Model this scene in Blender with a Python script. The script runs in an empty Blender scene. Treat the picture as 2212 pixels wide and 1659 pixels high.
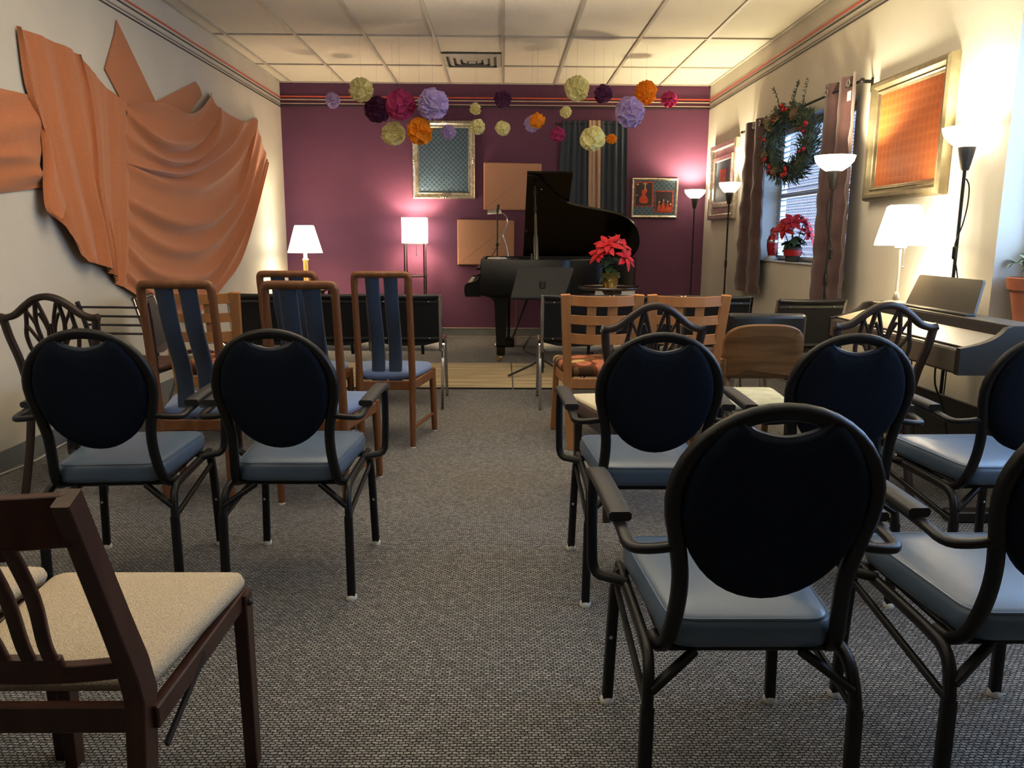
import bpy, math, random
from mathutils import Vector, Matrix
sc = bpy.context.scene
C = sc.collection
PI = math.pi
R = math.radians
random.seed(7)

# ---------------------------------------------------------------- materials
def mat(name, col, rough=0.6, metal=0.0, spec=0.5, col2=None, nscale=20.0, ndetail=3.0, bump=0.0, bscale=80.0,
        emis=None, estr=0.0, trans=0.0, coat=0.0, sheen=0.0, stretch=None, ior=1.45, alpha=1.0):
    m = bpy.data.materials.new(name); m.use_nodes = True
    nt = m.node_tree; b = nt.nodes['Principled BSDF']
    b.inputs['Base Color'].default_value = (*col, 1)
    b.inputs['Roughness'].default_value = rough
    b.inputs['Metallic'].default_value = metal
    b.inputs['Specular IOR Level'].default_value = spec
    b.inputs['Transmission Weight'].default_value = trans
    b.inputs['Coat Weight'].default_value = coat
    b.inputs['Sheen Weight'].default_value = sheen
    b.inputs['IOR'].default_value = ior
    b.inputs['Alpha'].default_value = alpha
    if emis:
        b.inputs['Emission Color'].default_value = (*emis, 1)
        b.inputs['Emission Strength'].default_value = estr
    tc = nt.nodes.new('ShaderNodeTexCoord'); mp = nt.nodes.new('ShaderNodeMapping')
    nt.links.new(tc.outputs['Object'], mp.inputs['Vector'])
    if stretch: mp.inputs['Scale'].default_value = stretch
    n = nt.nodes.new('ShaderNodeTexNoise'); n.inputs['Scale'].default_value = nscale; n.inputs['Detail'].default_value = ndetail
    nt.links.new(mp.outputs['Vector'], n.inputs['Vector'])
    r = nt.nodes.new('ShaderNodeValToRGB')
    c2 = col2 if col2 else tuple(min(1, c * 0.88) for c in col)
    r.color_ramp.elements[0].color = (*c2, 1); r.color_ramp.elements[1].color = (*col, 1)
    r.color_ramp.elements[0].position = 0.35; r.color_ramp.elements[1].position = 0.65
    nt.links.new(n.outputs['Fac'], r.inputs['Fac']); nt.links.new(r.outputs['Color'], b.inputs['Base Color'])
    if bump:
        n2 = nt.nodes.new('ShaderNodeTexNoise'); n2.inputs['Scale'].default_value = bscale; n2.inputs['Detail'].default_value = 2
        nt.links.new(mp.outputs['Vector'], n2.inputs['Vector'])
        bp = nt.nodes.new('ShaderNodeBump'); bp.inputs['Strength'].default_value = bump; bp.inputs['Distance'].default_value = 0.01
        nt.links.new(n2.outputs['Fac'], bp.inputs['Height']); nt.links.new(bp.outputs['Normal'], b.inputs['Normal'])
    return m

def node_mat(name, build, rough=0.8, spec=0.3):
    m = bpy.data.materials.new(name); m.use_nodes = True
    nt = m.node_tree; b = nt.nodes['Principled BSDF']
    b.inputs['Roughness'].default_value = rough; b.inputs['Specular IOR Level'].default_value = spec
    build(nt, b); return m

def N(nt, t, **kw):
    n = nt.nodes.new(t)
    for k, v in kw.items():
        if k in n.inputs: n.inputs[k].default_value = v
        else: setattr(n, k, v)
    return n

def carpet(nt, b):
    tc = N(nt, 'ShaderNodeTexCoord'); L = nt.links.new
    nz = N(nt, 'ShaderNodeTexNoise'); nz.inputs['Scale'].default_value = 70; nz.inputs['Detail'].default_value = 2
    L(tc.outputs['Object'], nz.inputs['Vector'])
    ad = N(nt, 'ShaderNodeVectorMath', operation='MULTIPLY_ADD'); ad.inputs[1].default_value = (0.011, 0.009, 0)
    L(nz.outputs['Color'], ad.inputs[0]); L(tc.outputs['Object'], ad.inputs[2])
    br = N(nt, 'ShaderNodeTexBrick'); br.offset = 0.5
    br.inputs['Scale'].default_value = 1.0; br.inputs['Brick Width'].default_value = 0.0165; br.inputs['Row Height'].default_value = 0.0095
    br.inputs['Mortar Size'].default_value = 0.0022; br.inputs['Mortar Smooth'].default_value = 0.9; br.inputs['Bias'].default_value = 0.0
    br.inputs['Color1'].default_value = (0.225, 0.213, 0.20, 1); br.inputs['Color2'].default_value = (0.37, 0.352, 0.332, 1)
    br.inputs['Mortar'].default_value = (0.045, 0.042, 0.041, 1)
    L(ad.outputs[0], br.inputs['Vector'])
    n2 = N(nt, 'ShaderNodeTexNoise'); n2.inputs['Scale'].default_value = 260; n2.inputs['Detail'].default_value = 3
    L(tc.outputs['Object'], n2.inputs['Vector'])
    mx = N(nt, 'ShaderNodeMix', data_type='RGBA', blend_type='OVERLAY'); mx.inputs['Factor'].default_value = 0.65
    L(br.outputs['Color'], mx.inputs['A']); L(n2.outputs['Color'], mx.inputs['B'])
    hs = N(nt, 'ShaderNodeHueSaturation'); hs.inputs['Saturation'].default_value = 0.45
    L(mx.outputs['Result'], hs.inputs['Color']); L(hs.outputs['Color'], b.inputs['Base Color'])
    bp = N(nt, 'ShaderNodeBump'); bp.inputs['Strength'].default_value = 0.9; bp.inputs['Distance'].default_value = 0.006; bp.invert = True
    L(br.outputs['Fac'], bp.inputs['Height']); L(bp.outputs['Normal'], b.inputs['Normal'])

def quilt(c1, c2, scale=38.0, rot=45):
    def f(nt, b):
        L = nt.links.new
        tc = N(nt, 'ShaderNodeTexCoord'); mp = N(nt, 'ShaderNodeMapping'); mp.inputs['Rotation'].default_value = (0, R(rot), 0) if rot else (0, 0, 0)
        L(tc.outputs['Object'], mp.inputs['Vector'])
        v = N(nt, 'ShaderNodeTexVoronoi'); v.inputs['Scale'].default_value = scale; v.inputs['Randomness'].default_value = 0.0
        L(mp.outputs['Vector'], v.inputs['Vector'])
        r = N(nt, 'ShaderNodeValToRGB'); r.color_ramp.elements[0].color = (*c1, 1); r.color_ramp.elements[1].color = (*c2, 1)
        r.color_ramp.elements[0].position = 0.2; r.color_ramp.elements[1].position = 0.6
        L(v.outputs['Distance'], r.inputs['Fac']); L(r.outputs['Color'], b.inputs['Base Color'])
        bp = N(nt, 'ShaderNodeBump'); bp.inputs['Strength'].default_value = 0.5; bp.inputs['Distance'].default_value = 0.01; bp.invert = True
        L(v.outputs['Distance'], bp.inputs['Height']); L(bp.outputs['Normal'], b.inputs['Normal'])
    return f

def circles_fabric(nt, b):
    L = nt.links.new
    tc = N(nt, 'ShaderNodeTexCoord')
    v = N(nt, 'ShaderNodeTexVoronoi'); v.inputs['Scale'].default_value = 9.0; v.inputs['Randomness'].default_value = 0.75
    mp = N(nt, 'ShaderNodeMapping'); mp.inputs['Scale'].default_value = (1, 1, 0.01)
    L(tc.outputs['Object'], mp.inputs['Vector']); L(mp.outputs['Vector'], v.inputs['Vector'])
    r = N(nt, 'ShaderNodeValToRGB'); r.color_ramp.interpolation = 'CONSTANT'
    r.color_ramp.elements[0].color = (0.42, 0.33, 0.16, 1)
    r.color_ramp.elements[1].position = 0.25; r.color_ramp.elements[1].color = (0.36, 0.15, 0.09, 1)
    for p, c in ((0.5, (0.17, 0.11, 0.07, 1)), (0.7, (0.38, 0.22, 0.12, 1)), (0.85, (0.6, 0.42, 0.2, 1))):
        e = r.color_ramp.elements.new(p); e.color = c
    sp = N(nt, 'ShaderNodeSeparateColor'); L(v.outputs['Color'], sp.inputs[0]); L(sp.outputs[0], r.inputs['Fac'])
    rg = N(nt, 'ShaderNodeValToRGB'); rg.color_ramp.interpolation = 'CONSTANT'
    rg.color_ramp.elements[0].color = (1.1, 1.1, 1.1, 1); rg.color_ramp.elements[1].position = 0.17; rg.color_ramp.elements[1].color = (0.9, 0.8, 0.7, 1)
    for p, c in ((0.24, (1.05, 1.05, 1.05, 1)), (0.40, (1.0, 0.95, 0.85, 1)), (0.46, (0.4, 0.3, 0.2, 1))):
        e = rg.color_ramp.elements.new(p); e.color = c
    L(v.outputs['Distance'], rg.inputs['Fac'])
    mx = N(nt, 'ShaderNodeMix', data_type='RGBA', blend_type='MULTIPLY'); mx.inputs['Factor'].default_value = 1.0
    L(r.outputs['Color'], mx.inputs['A']); L(rg.outputs['Color'], mx.inputs['B']); L(mx.outputs['Result'], b.inputs['Base Color'])

def lines_rug(nt, b):
    L = nt.links.new
    tc = N(nt, 'ShaderNodeTexCoord'); mp = N(nt, 'ShaderNodeMapping'); mp.inputs['Scale'].default_value = (0.6, 14, 1)
    L(tc.outputs['Object'], mp.inputs['Vector'])
    n = N(nt, 'ShaderNodeTexNoise'); n.inputs['Scale'].default_value = 2.2; n.inputs['Detail'].default_value = 6
    L(mp.outputs['Vector'], n.inputs['Vector'])
    r = N(nt, 'ShaderNodeValToRGB'); r.color_ramp.elements[0].color = (0.27, 0.22, 0.14, 1); r.color_ramp.elements[1].color = (0.50, 0.43, 0.29, 1)
    r.color_ramp.elements[0].position = 0.35; r.color_ramp.elements[1].position = 0.6
    L(n.outputs['Fac'], r.inputs['Fac']); L(r.outputs['Color'], b.inputs['Base Color'])

def brick_wall(nt, b):
    L = nt.links.new
    tc = N(nt, 'ShaderNodeTexCoord'); mp = N(nt, 'ShaderNodeMapping'); mp.inputs['Rotation'].default_value = (0, R(90), R(90))
    L(tc.outputs['Object'], mp.inputs['Vector'])
    br = N(nt, 'ShaderNodeTexBrick'); br.inputs['Scale'].default_value = 4.5
    br.inputs['Color1'].default_value = (0.10, 0.062, 0.055, 1); br.inputs['Color2'].default_value = (0.13, 0.08, 0.07, 1); br.inputs['Mortar'].default_value = (0.3, 0.26, 0.25, 1)
    L(mp.outputs['Vector'], br.inputs['Vector']); L(br.outputs['Color'], b.inputs['Base Color'])

WARM = (1.0, 0.80, 0.52)
M = {}
M['wall'] = mat('painted_wall', (0.60, 0.575, 0.51), 0.75, nscale=3, col2=(0.57, 0.545, 0.485), bump=0.06, bscale=55, spec=0.3)
M['purple'] = mat('purple_paint', (0.150, 0.058, 0.110), 0.7, nscale=4, col2=(0.141, 0.054, 0.103), bump=0.05, bscale=60, spec=0.3)
M['ceil'] = mat('ceiling_tile', (0.70, 0.67, 0.58), 0.95, nscale=120, col2=(0.64, 0.61, 0.53), bump=0.25, bscale=160, spec=0.1)
M['tbar'] = mat('ceiling_bar', (0.52, 0.49, 0.42), 0.5, nscale=5)
M['grey_base'] = mat('vinyl_base', (0.20, 0.21, 0.205), 0.5, nscale=10)
M['carpet'] = node_mat('basket_weave_carpet', carpet, 0.95, 0.1)
M['rug'] = node_mat('tan_rug', lines_rug, 0.95, 0.1)
M['black_edge'] = mat('black_binding', (0.015, 0.013, 0.013), 0.8)
M['frame_black'] = mat('black_powder_coat', (0.008, 0.008, 0.009), 0.40, spec=0.38, nscale=60, col2=(0.007, 0.007, 0.008), bump=0.05, bscale=300)
M['navy'] = mat('navy_fabric', (0.006, 0.011, 0.022), 0.9, nscale=250, col2=(0.004, 0.007, 0.015), bump=0.25, bscale=400, spec=0.2)
M['blue_vinyl'] = mat('steel_blue_vinyl', (0.085, 0.135, 0.205), 0.36, nscale=6, col2=(0.075, 0.12, 0.185), bump=0.05, bscale=250, spec=0.9)
M['navy_vinyl'] = mat('navy_vinyl', (0.02, 0.032, 0.06), 0.4, nscale=6)
M['glide'] = mat('clear_glide', (0.75, 0.75, 0.72), 0.3, nscale=10)
M['arm_pad'] = mat('arm_pad_plastic', (0.035, 0.034, 0.036), 0.5, nscale=40, bump=0.04)
M['teak'] = mat('teak', (0.20, 0.078, 0.028), 0.38, nscale=6, col2=(0.15, 0.056, 0.019), stretch=(6, 6, 0.7), spec=0.45)
M['blue_wool'] = mat('blue_wool', (0.145, 0.20, 0.35), 0.95, nscale=220, col2=(0.115, 0.165, 0.29), bump=0.2, bscale=300, sheen=0.3, spec=0.15)
M['blue_strap'] = mat('dark_blue_wool', (0.040, 0.060, 0.105), 0.95, nscale=220, col2=(0.032, 0.048, 0.085), bump=0.2, bscale=300, sheen=0.3, spec=0.15)
M['blond'] = mat('blond_wood', (0.40, 0.18, 0.06), 0.4, nscale=5, col2=(0.35, 0.15, 0.05), stretch=(5, 5, 0.8))
M['circles'] = node_mat('circle_print_fabric', circles_fabric, 0.9, 0.2)
M['chrome'] = mat('chrome', (0.55, 0.54, 0.52), 0.16, 1.0, nscale=3)
M['dull_chrome'] = mat('dull_metal_strip', (0.13, 0.13, 0.125), 0.32, 1.0, nscale=3)
M['black_vinyl'] = mat('black_vinyl', (0.011, 0.011, 0.012), 0.55, nscale=150, col2=(0.008, 0.008, 0.009), bump=0.1, bscale=300, spec=0.35)
M['black_vinyl_sheen'] = mat('black_vinyl_wrap', (0.018, 0.018, 0.018), 0.35, nscale=30, bump=0.05, bscale=120)
M['burgundy'] = mat('burgundy_cap', (0.11, 0.035, 0.035), 0.35, nscale=20)
M['white_seat'] = mat('pale_seat_shell', (0.45, 0.43, 0.38), 0.6, nscale=8)
M['dark_wood'] = mat('dark_walnut', (0.038, 0.022, 0.015), 0.34, nscale=6, col2=(0.026, 0.015, 0.011), stretch=(5, 5, 0.8), spec=0.5)
M['cream_seat'] = mat('cream_upholstery', (0.56, 0.50, 0.39), 0.9, nscale=120, col2=(0.51, 0.45, 0.35), spec=0.2)
M['brown_side'] = mat('brown_upholstery', (0.10, 0.065, 0.055), 0.8, nscale=60)
M['slat_black'] = mat('black_tube', (0.022, 0.019, 0.02), 0.45, nscale=10)
M['brown_vinyl'] = mat('brown_vinyl', (0.085, 0.04, 0.032), 0.5, nscale=8)
M['ply'] = mat('bent_plywood', (0.24, 0.112, 0.036), 0.38, nscale=4, col2=(0.16, 0.07, 0.022), stretch=(0.8, 5, 9))
M['sage'] = mat('sage_print', (0.36, 0.37, 0.27), 0.9, nscale=14, col2=(0.50, 0.49, 0.38), ndetail=5)
M['mahog'] = mat('mahogany', (0.062, 0.021, 0.012), 0.35, nscale=6, col2=(0.038, 0.012, 0.007), stretch=(5, 5, 0.8), spec=0.5)
M['tweed'] = mat('oatmeal_tweed', (0.58, 0.51, 0.39), 0.95, nscale=330, col2=(0.42, 0.35, 0.26), bump=0.5, bscale=350, spec=0.1)
M['piano'] = mat('piano_black', (0.006, 0.006, 0.006), 0.28, nscale=2, spec=.4)
M['piano_satin'] = mat('piano_lid_underside', (0.010, 0.007, 0.004), 0.22, nscale=3, spec=0.4)
M['brass'] = mat('brass', (0.65, 0.45, 0.16), 0.25, 1.0, nscale=5)
M['ivory'] = mat('ivory_keys', (0.7, 0.67, 0.58), 0.3)
M['orange'] = mat('orange_knit', (0.50, 0.195, 0.078), 0.85, nscale=160, col2=(0.42, 0.16, 0.062), bump=0.12, bscale=220, sheen=0.4, spec=0.25)
M['silver'] = mat('silver_frame', (0.70, 0.67, 0.60), 0.3, 0.85, nscale=30, col2=(0.45, 0.41, 0.33), bump=0.06)
M['gold'] = mat('champagne_frame', (0.27, 0.235, 0.155), 0.42, 0.6, nscale=18, col2=(0.21, 0.18, 0.12), bump=0.05)
M['dkgold'] = mat('dark_gilt', (0.17, 0.12, 0.075), 0.45, 0.5)
M['quilt_blue'] = node_mat('blue_quilted_cloth', quilt((0.008, 0.018, 0.03), (0.10, 0.155, 0.21), 25, 45), 0.55, 0.4)
M['quilt_orange'] = node_mat('orange_stitched_cloth', quilt((0.26, 0.070, 0.016), (0.34, 0.105, 0.028), 19, 0), 0.6, 0.4)
M['tan'] = mat('tan_cloth', (0.48, 0.275, 0.175), 0.9, nscale=70, col2=(0.44, 0.25, 0.16), bump=0.1, bscale=90)
M['blue_curtain'] = mat('slate_blue_curtain', (0.030, 0.045, 0.070), 0.75, nscale=40, sheen=0.3)
M['beige_curtain'] = mat('beige_curtain', (0.46, 0.32, 0.24), 0.8, nscale=40)
M['mauve'] = mat('mauve_satin', (0.105, 0.056, 0.056), 0.55, nscale=9, col2=(0.08, 0.042, 0.042), bump=0.25, bscale=14, sheen=0.3)
M['red_stripe'] = mat('red_stripe', (0.62, 0.13, 0.075), 0.5)
M['cream_stripe'] = mat('cream_stripe', (0.55, 0.46, 0.36), 0.5)
M['dark_stripe'] = mat('dark_stripe', (0.055, 0.045, 0.05), 0.5)
M['grey_stripe'] = mat('grey_stripe', (0.24, 0.22, 0.20), 0.5)
M['vent'] = mat('vent_metal', (0.45, 0.43, 0.37), 0.5)
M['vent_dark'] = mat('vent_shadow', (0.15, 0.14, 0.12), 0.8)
M['lamp_black'] = mat('lamp_black', (0.014, 0.012, 0.012), 0.45)
M['lamp_cup'] = mat('lamp_cup', (0.05, 0.047, 0.045), 0.45)
M['bowl'] = mat('frosted_bowl', (0.9, 0.86, 0.78), 0.5, emis=(1.0, 0.86, 0.62), estr=3.0)
M['shade'] = mat('lit_shade', (0.9, 0.86, 0.78), 0.7, emis=(1.0, 0.87, 0.64), estr=3.0)
M['nickel'] = mat('brushed_nickel', (0.52, 0.50, 0.46), 0.3, 0.9)
M['gold_col'] = mat('gilded_column', (0.50, 0.36, 0.14), 0.4, 0.5, nscale=30)
M['white_plastic'] = mat('white_plastic', (0.75, 0.73, 0.68), 0.4)
M['blind'] = mat('blind_slat', (0.38, 0.41, 0.46), 0.5)
M['glass'] = mat('window_glass', (1, 1, 1), 0.0, trans=1.0, ior=1.02)
_g = M['glass'].node_tree; _t = _g.nodes.new('ShaderNodeBsdfTransparent'); _m = _g.nodes.new('ShaderNodeMixShader'); _m.inputs[0].default_value = .06
_g.nodes['Principled BSDF'].inputs['Transmission Weight'].default_value = 0; _g.nodes['Principled BSDF'].inputs['Roughness'].default_value = .02
_g.links.new(_t.outputs[0], _m.inputs[1]); _g.links.new(_g.nodes['Principled BSDF'].outputs[0], _m.inputs[2]); _g.links.new(_m.outputs[0], _g.nodes['Material Output'].inputs['Surface'])
M['leaf'] = mat('green_leaf', (0.035, 0.07, 0.028), 0.5, nscale=20, col2=(0.022, 0.048, 0.02))
M['pine'] = mat('fir_needles', (0.075, 0.10, 0.06), 0.7, nscale=30, col2=(0.035, 0.05, 0.034))
M['pale_leaf'] = mat('grey_green_leaf', (0.30, 0.36, 0.25), 0.6)
M['bract'] = mat('red_bract', (0.62, 0.022, 0.035), 0.5, nscale=15, col2=(0.5, 0.015, 0.03))
M['bract_dark'] = mat('deep_red_bract', (0.40, 0.012, 0.022), 0.5, nscale=15)
M['red'] = mat('red_gloss', (0.36, 0.012, 0.012), 0.4)
M['cone'] = mat('pine_cone', (0.20, 0.13, 0.07), 0.7)
M['dried'] = mat('dried_flower', (0.36, 0.29, 0.15), 0.8)
M['foil'] = mat('gold_foil', (0.62, 0.42, 0.13), 0.28, 0.9, nscale=30, bump=0.5, bscale=60)
M['terracotta'] = mat('terracotta', (0.42, 0.145, 0.07), 0.8, nscale=8)
M['soil'] = mat('soil', (0.03, 0.02, 0.014), 0.95)
M['pot_dark'] = mat('dark_pot', (0.035, 0.035, 0.025), 0.6)
M['kb_black'] = mat('keyboard_black', (0.018, 0.015, 0.013), 0.4, nscale=4)
M['kb_cover'] = mat('keyboard_cover', (0.30, 0.26, 0.19), 0.32, nscale=2, spec=0.6)  # tan base colour stands in for the bright wall mirrored in a dark cover
M['kb_top'] = mat('keyboard_top', (0.12, 0.10, 0.075), 0.4, nscale=2, spec=0.6)
M['kb_rest'] = mat('music_rest', (0.085, 0.075, 0.06), 0.36, nscale=3, spec=0.5)
M['stand'] = mat('music_stand_black', (0.017, 0.018, 0.017), 0.6, nscale=10)
M['tabletop'] = mat('dark_table', (0.035, 0.017, 0.014), 0.18, coat=0.6)
M['picture_dark'] = mat('picture_ground', (0.045, 0.03, 0.035), 0.6, nscale=12)
M['picture_red'] = mat('picture_orange', (0.55, 0.085, 0.035), 0.6, nscale=20, col2=(0.40, 0.05, 0.02))
M['picture_skin'] = mat('picture_peach', (0.65, 0.40, 0.24), 0.6)
M['brick'] = node_mat('outside_brick', brick_wall, 0.9, 0.2)
M['cord'] = mat('black_cord', (0.012, 0.012, 0.012), 0.5)
M['white_cord'] = mat('white_cord', (0.6, 0.58, 0.54), 0.5)
M['sill'] = mat('window_sill', (0.58, 0.58, 0.56), 0.5)
M['string'] = mat('nylon_string', (0.22, 0.12, 0.15), 0.5)
M['glassfig'] = mat('painted_glass', (0.55, 0.6, 0.6), 0.15, nscale=20)

# ---------------------------------------------------------------- mesh builder
class MB:
    def __init__(s): s.v = []; s.f = []
    def add(s, vs, fs, mx=None):
        o = len(s.v)
        s.v += [tuple((mx @ Vector(p)) if mx else p) for p in vs]
        s.f += [tuple(i + o for i in f) for f in fs]
        return s
    def box(s, c, d, bev=0.0, rot=None):
        x, y, z = d[0] / 2, d[1] / 2, d[2] / 2
        mx = Matrix.Translation(c) @ (rot.to_4x4() if rot else Matrix.Identity(4))
        if bev <= 0:
            vs = [(sx * x, sy * y, sz * z) for sx in (-1, 1) for sy in (-1, 1) for sz in (-1, 1)]
            fs = [(0, 1, 3, 2), (4, 6, 7, 5), (0, 4, 5, 1), (2, 3, 7, 6), (0, 2, 6, 4), (1, 5, 7, 3)]
            return s.add(vs, fs, mx)
        b = min(bev, x * .98, y * .98, z * .98)
        vs = []; ix = {}
        for sx in (-1, 1):
            for sy in (-1, 1):
                for sz in (-1, 1):
                    for a in range(3):
                        p = [sx * x, sy * y, sz * z]
                        for k in range(3):
                            if k != a: p[k] -= (sx, sy, sz)[k] * b
                        ix[(sx, sy, sz, a)] = len(vs); vs.append(tuple(p))
        fs = []
        for a in range(3):
            b1, b2 = (a + 1) % 3, (a + 2) % 3
            for sg in (-1, 1):
                q = []
                for u, w in ((-1, -1), (1, -1), (1, 1), (-1, 1)):
                    k = [0, 0, 0]; k[a] = sg; k[b1] = u; k[b2] = w
                    q.append(ix[(*k, a)])
                fs.append(tuple(q if sg > 0 else q[::-1]))
            for u in (-1, 1):
                for w in (-1, 1):
                    q = []
                    for e, ax in ((-1, b1), (1, b1), (1, b2), (-1, b2)):
                        k = [0, 0, 0]; k[a] = e; k[b1] = u; k[b2] = w
                        q.append(ix[(*k, ax)])
                    fs.append(tuple(q))
        for sx in (-1, 1):
            for sy in (-1, 1):
                for sz in (-1, 1): fs.append(tuple(ix[(sx, sy, sz, a)] for a in range(3)))
        return s.add(vs, fs, mx)
    def bar(s, p, q, w, t, bev=0.0, up=(0, 0, 1)):
        p = Vector(p); q = Vector(q); d = q - p; L = d.length; d.normalize()
        u = Vector(up); 
        if abs(u.dot(d)) > 0.98: u = Vector((0, 1, 0))
        x = d.cross(u).normalized(); u = x.cross(d)
        rot = Matrix((x, d, u)).transposed()
        return s.box((p + q) / 2, (w, L, t), bev, rot)
    def sweep(s, pts, sec, closed=False, up=(0, 0, 1), scale=None, cap=True, fixed_up=False):
        pts = [Vector(p) for p in pts]; n = len(pts); k = len(sec)
        u = Vector(up); vs = []
        prev = None
        for i in range(n):
            if closed: d = pts[(i + 1) % n] - pts[i - 1]
            else: d = pts[min(i + 1, n - 1)] - pts[max(i - 1, 0)]
            d.normalize()
            if prev is None or fixed_up:
                uu = Vector(up)
                if abs(uu.dot(d)) > 0.97: uu = prev if prev is not None else (Vector((0, 1, 0)) if abs(d.y) < 0.9 else Vector((1, 0, 0)))
            else: uu = prev
            uu = (uu - d * uu.dot(d)).normalized(); prev = uu
            x = d.cross(uu)
            sc_ = scale[i] if scale else 1.0
            for a, b in sec: vs.append(tuple(pts[i] + x * a * sc_ + uu * b * sc_))
        fs = []
        for i in range(n if closed else n - 1):
            j = (i + 1) % n
            for a in range(k):
                b = (a + 1) % k
                fs.append((i * k + a, i * k + b, j * k + b, j * k + a))
        if cap and not closed:
            fs.append(tuple(range(k))[::-1]); fs.append(tuple((n - 1) * k + a for a in range(k)))
        return s.add(vs, fs)
    def tube(s, pts, r, n=8, closed=False, up=(0, 0, 1), scale=None):
        return s.sweep(pts, [(r * math.cos(2 * PI * a / n), r * math.sin(2 * PI * a / n)) for a in range(n)], closed, up, scale)
    def rect(s, pts, w, t, closed=False, up=(0, 0, 1), scale=None, fixed_up=False, r=0.25):
        a, b = w / 2, t / 2; c = min(a, b) * r
        sec = [(-a + c, -b), (a - c, -b), (a, -b + c), (a, b - c), (a - c, b), (-a + c, b), (-a, b - c), (-a, -b + c)]
        return s.sweep(pts, sec, closed, up, scale, True, fixed_up)
    def lathe(s, prof, c=(0, 0, 0), n=24, axis='z', caps=True):
        vs = []; fs = []
        for r, z in prof:
            for a in range(n):
                t = 2 * PI * a / n; x, y = r * math.cos(t), r * math.sin(t)
                p = (x, y, z) if axis == 'z' else ((x, z, y) if axis == 'y' else (z, x, y))
                vs.append((p[0] + c[0], p[1] + c[1], p[2] + c[2]))
        m = len(prof)
        for i in range(m - 1):
            for a in range(n):
                b = (a + 1) % n
                fs.append((i * n + a, i * n + b, (i + 1) * n + b, (i + 1) * n + a))
        if caps:
            if prof[0][0] > 1e-5: fs.append(tuple(range(n))[::-1])
            if prof[-1][0] > 1e-5: fs.append(tuple((m - 1) * n + a for a in range(n)))
        return s.add(vs, fs)
    def ball(s, c, r, n=8, sz=1.0):
        return s.lathe([(r * math.sin(PI * i / (n - 1)) + 1e-6, -r * sz * math.cos(PI * i / (n - 1))) for i in range(n)], c, n + 2, caps=False)
    def rings(s, rings, cap0=True, cap1=True):
        k = len(rings[0]); vs = [p for r in rings for p in r]; fs = []
        for i in range(len(rings) - 1):
            for a in range(k):
                b = (a + 1) % k
                fs.append((i * k + a, i * k + b, (i + 1) * k + b, (i + 1) * k + a))
        if cap0: fs.append(tuple(range(k))[::-1])
        if cap1: fs.append(tuple((len(rings) - 1) * k + a for a in range(k)))
        return s.add(vs, fs)
    def prism(s, poly, f0, f1, chamf=0.0):
        """poly: 2-D outline; f0/f1 map a 2-D point to the two faces."""
        return s.rings([[tuple(f0(p)) for p in poly], [tuple(f1(p)) for p in poly]])
    def sheet(s, grid, loop=False):
        m = len(grid); n = len(grid[0]); vs = [p for r in grid for p in r]; fs = []
        for i in range(m - 1):
            for j in range(n if loop else n - 1):
                k = (j + 1) % n
                fs.append((i * n + j, i * n + k, (i + 1) * n + k, (i + 1) * n + j))
        return s.add(vs, fs)
    def build(s, name, m, parent=None, smooth=True, angle=40, loc=None):
        me = bpy.data.meshes.new(name); me.from_pydata(s.v, [], s.f); me.update()
        me.materials.append(m)
        if smooth:
            me.polygons.foreach_set('use_smooth', [True] * len(me.polygons))
            me.set_sharp_from_angle(angle=R(angle))
        o = bpy.data.objects.new(name, me); C.objects.link(o)
        if parent is not None: o.parent = parent
        if loc: o.location = loc
        return o

def cr(pts, n=6, closed=False):
    """Catmull-Rom through the points."""
    P = [Vector(p) for p in pts]; out = []; L = len(P)
    for i in range(L if closed else L - 1):
        p0 = P[(i - 1) % L] if closed else P[max(i - 1, 0)]
        p1 = P[i]; p2 = P[(i + 1) % L]; p3 = P[(i + 2) % L] if closed else P[min(i + 2, L - 1)]
        for k in range(n):
            t = k / n
            out.append(0.5 * ((2 * p1) + (p2 - p0) * t + (2 * p0 - 5 * p1 + 4 * p2 - p3) * t * t + (3 * p1 - p0 - 3 * p2 + p3) * t ** 3))
    if not closed: out.append(P[-1])
    return out
def chaikin(pts, it=3):
    P = [Vector(p) for p in pts]
    for _ in range(it):
        Q = [P[0]]
        for a, b in zip(P[:-1], P[1:]): Q += [a * .75 + b * .25, a * .25 + b * .75]
        Q.append(P[-1]); P = Q
    return P
def offset(poly, d):
    """Inset a CCW 2-D outline by d."""
    n = len(poly); out = []
    for i in range(n):
        a = Vector(poly[i - 1]); b = Vector(poly[i]); c = Vector(poly[(i + 1) % n])
        e1 = (b - a); e2 = (c - b)
        n1 = Vector((-e1.y, e1.x)).normalized() if e1.length > 1e-9 else Vector((0, 0)); n2 = Vector((-e2.y, e2.x)).normalized() if e2.length > 1e-9 else Vector((0, 0))
        m = (n1 + n2); m = m.normalized() if m.length > 1e-6 else n1
        k = max(0.5, m.dot(n1)); q = b + m * (d / k); out.append((q.x, q.y))
    return out
def round_poly(pts, r=0.03, n=5):
    """Round the corners of a polygon."""
    out = []; L = len(pts)
    for i in range(L):
        a = Vector(pts[i - 1]); b = Vector(pts[i]); c = Vector(pts[(i + 1) % L])
        rr = r[i] if isinstance(r, (list, tuple)) else r
        d1 = min(rr, (a - b).length * .49); d2 = min(rr, (c - b).length * .49)
        p = b + (a - b).normalized() * d1; q = b + (c - b).normalized() * d2
        for k in range(n + 1):
            t = k / n; v = p * (1 - t) ** 2 + b * 2 * t * (1 - t) + q * t * t; out.append((v.x, v.y))
    return out
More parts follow.
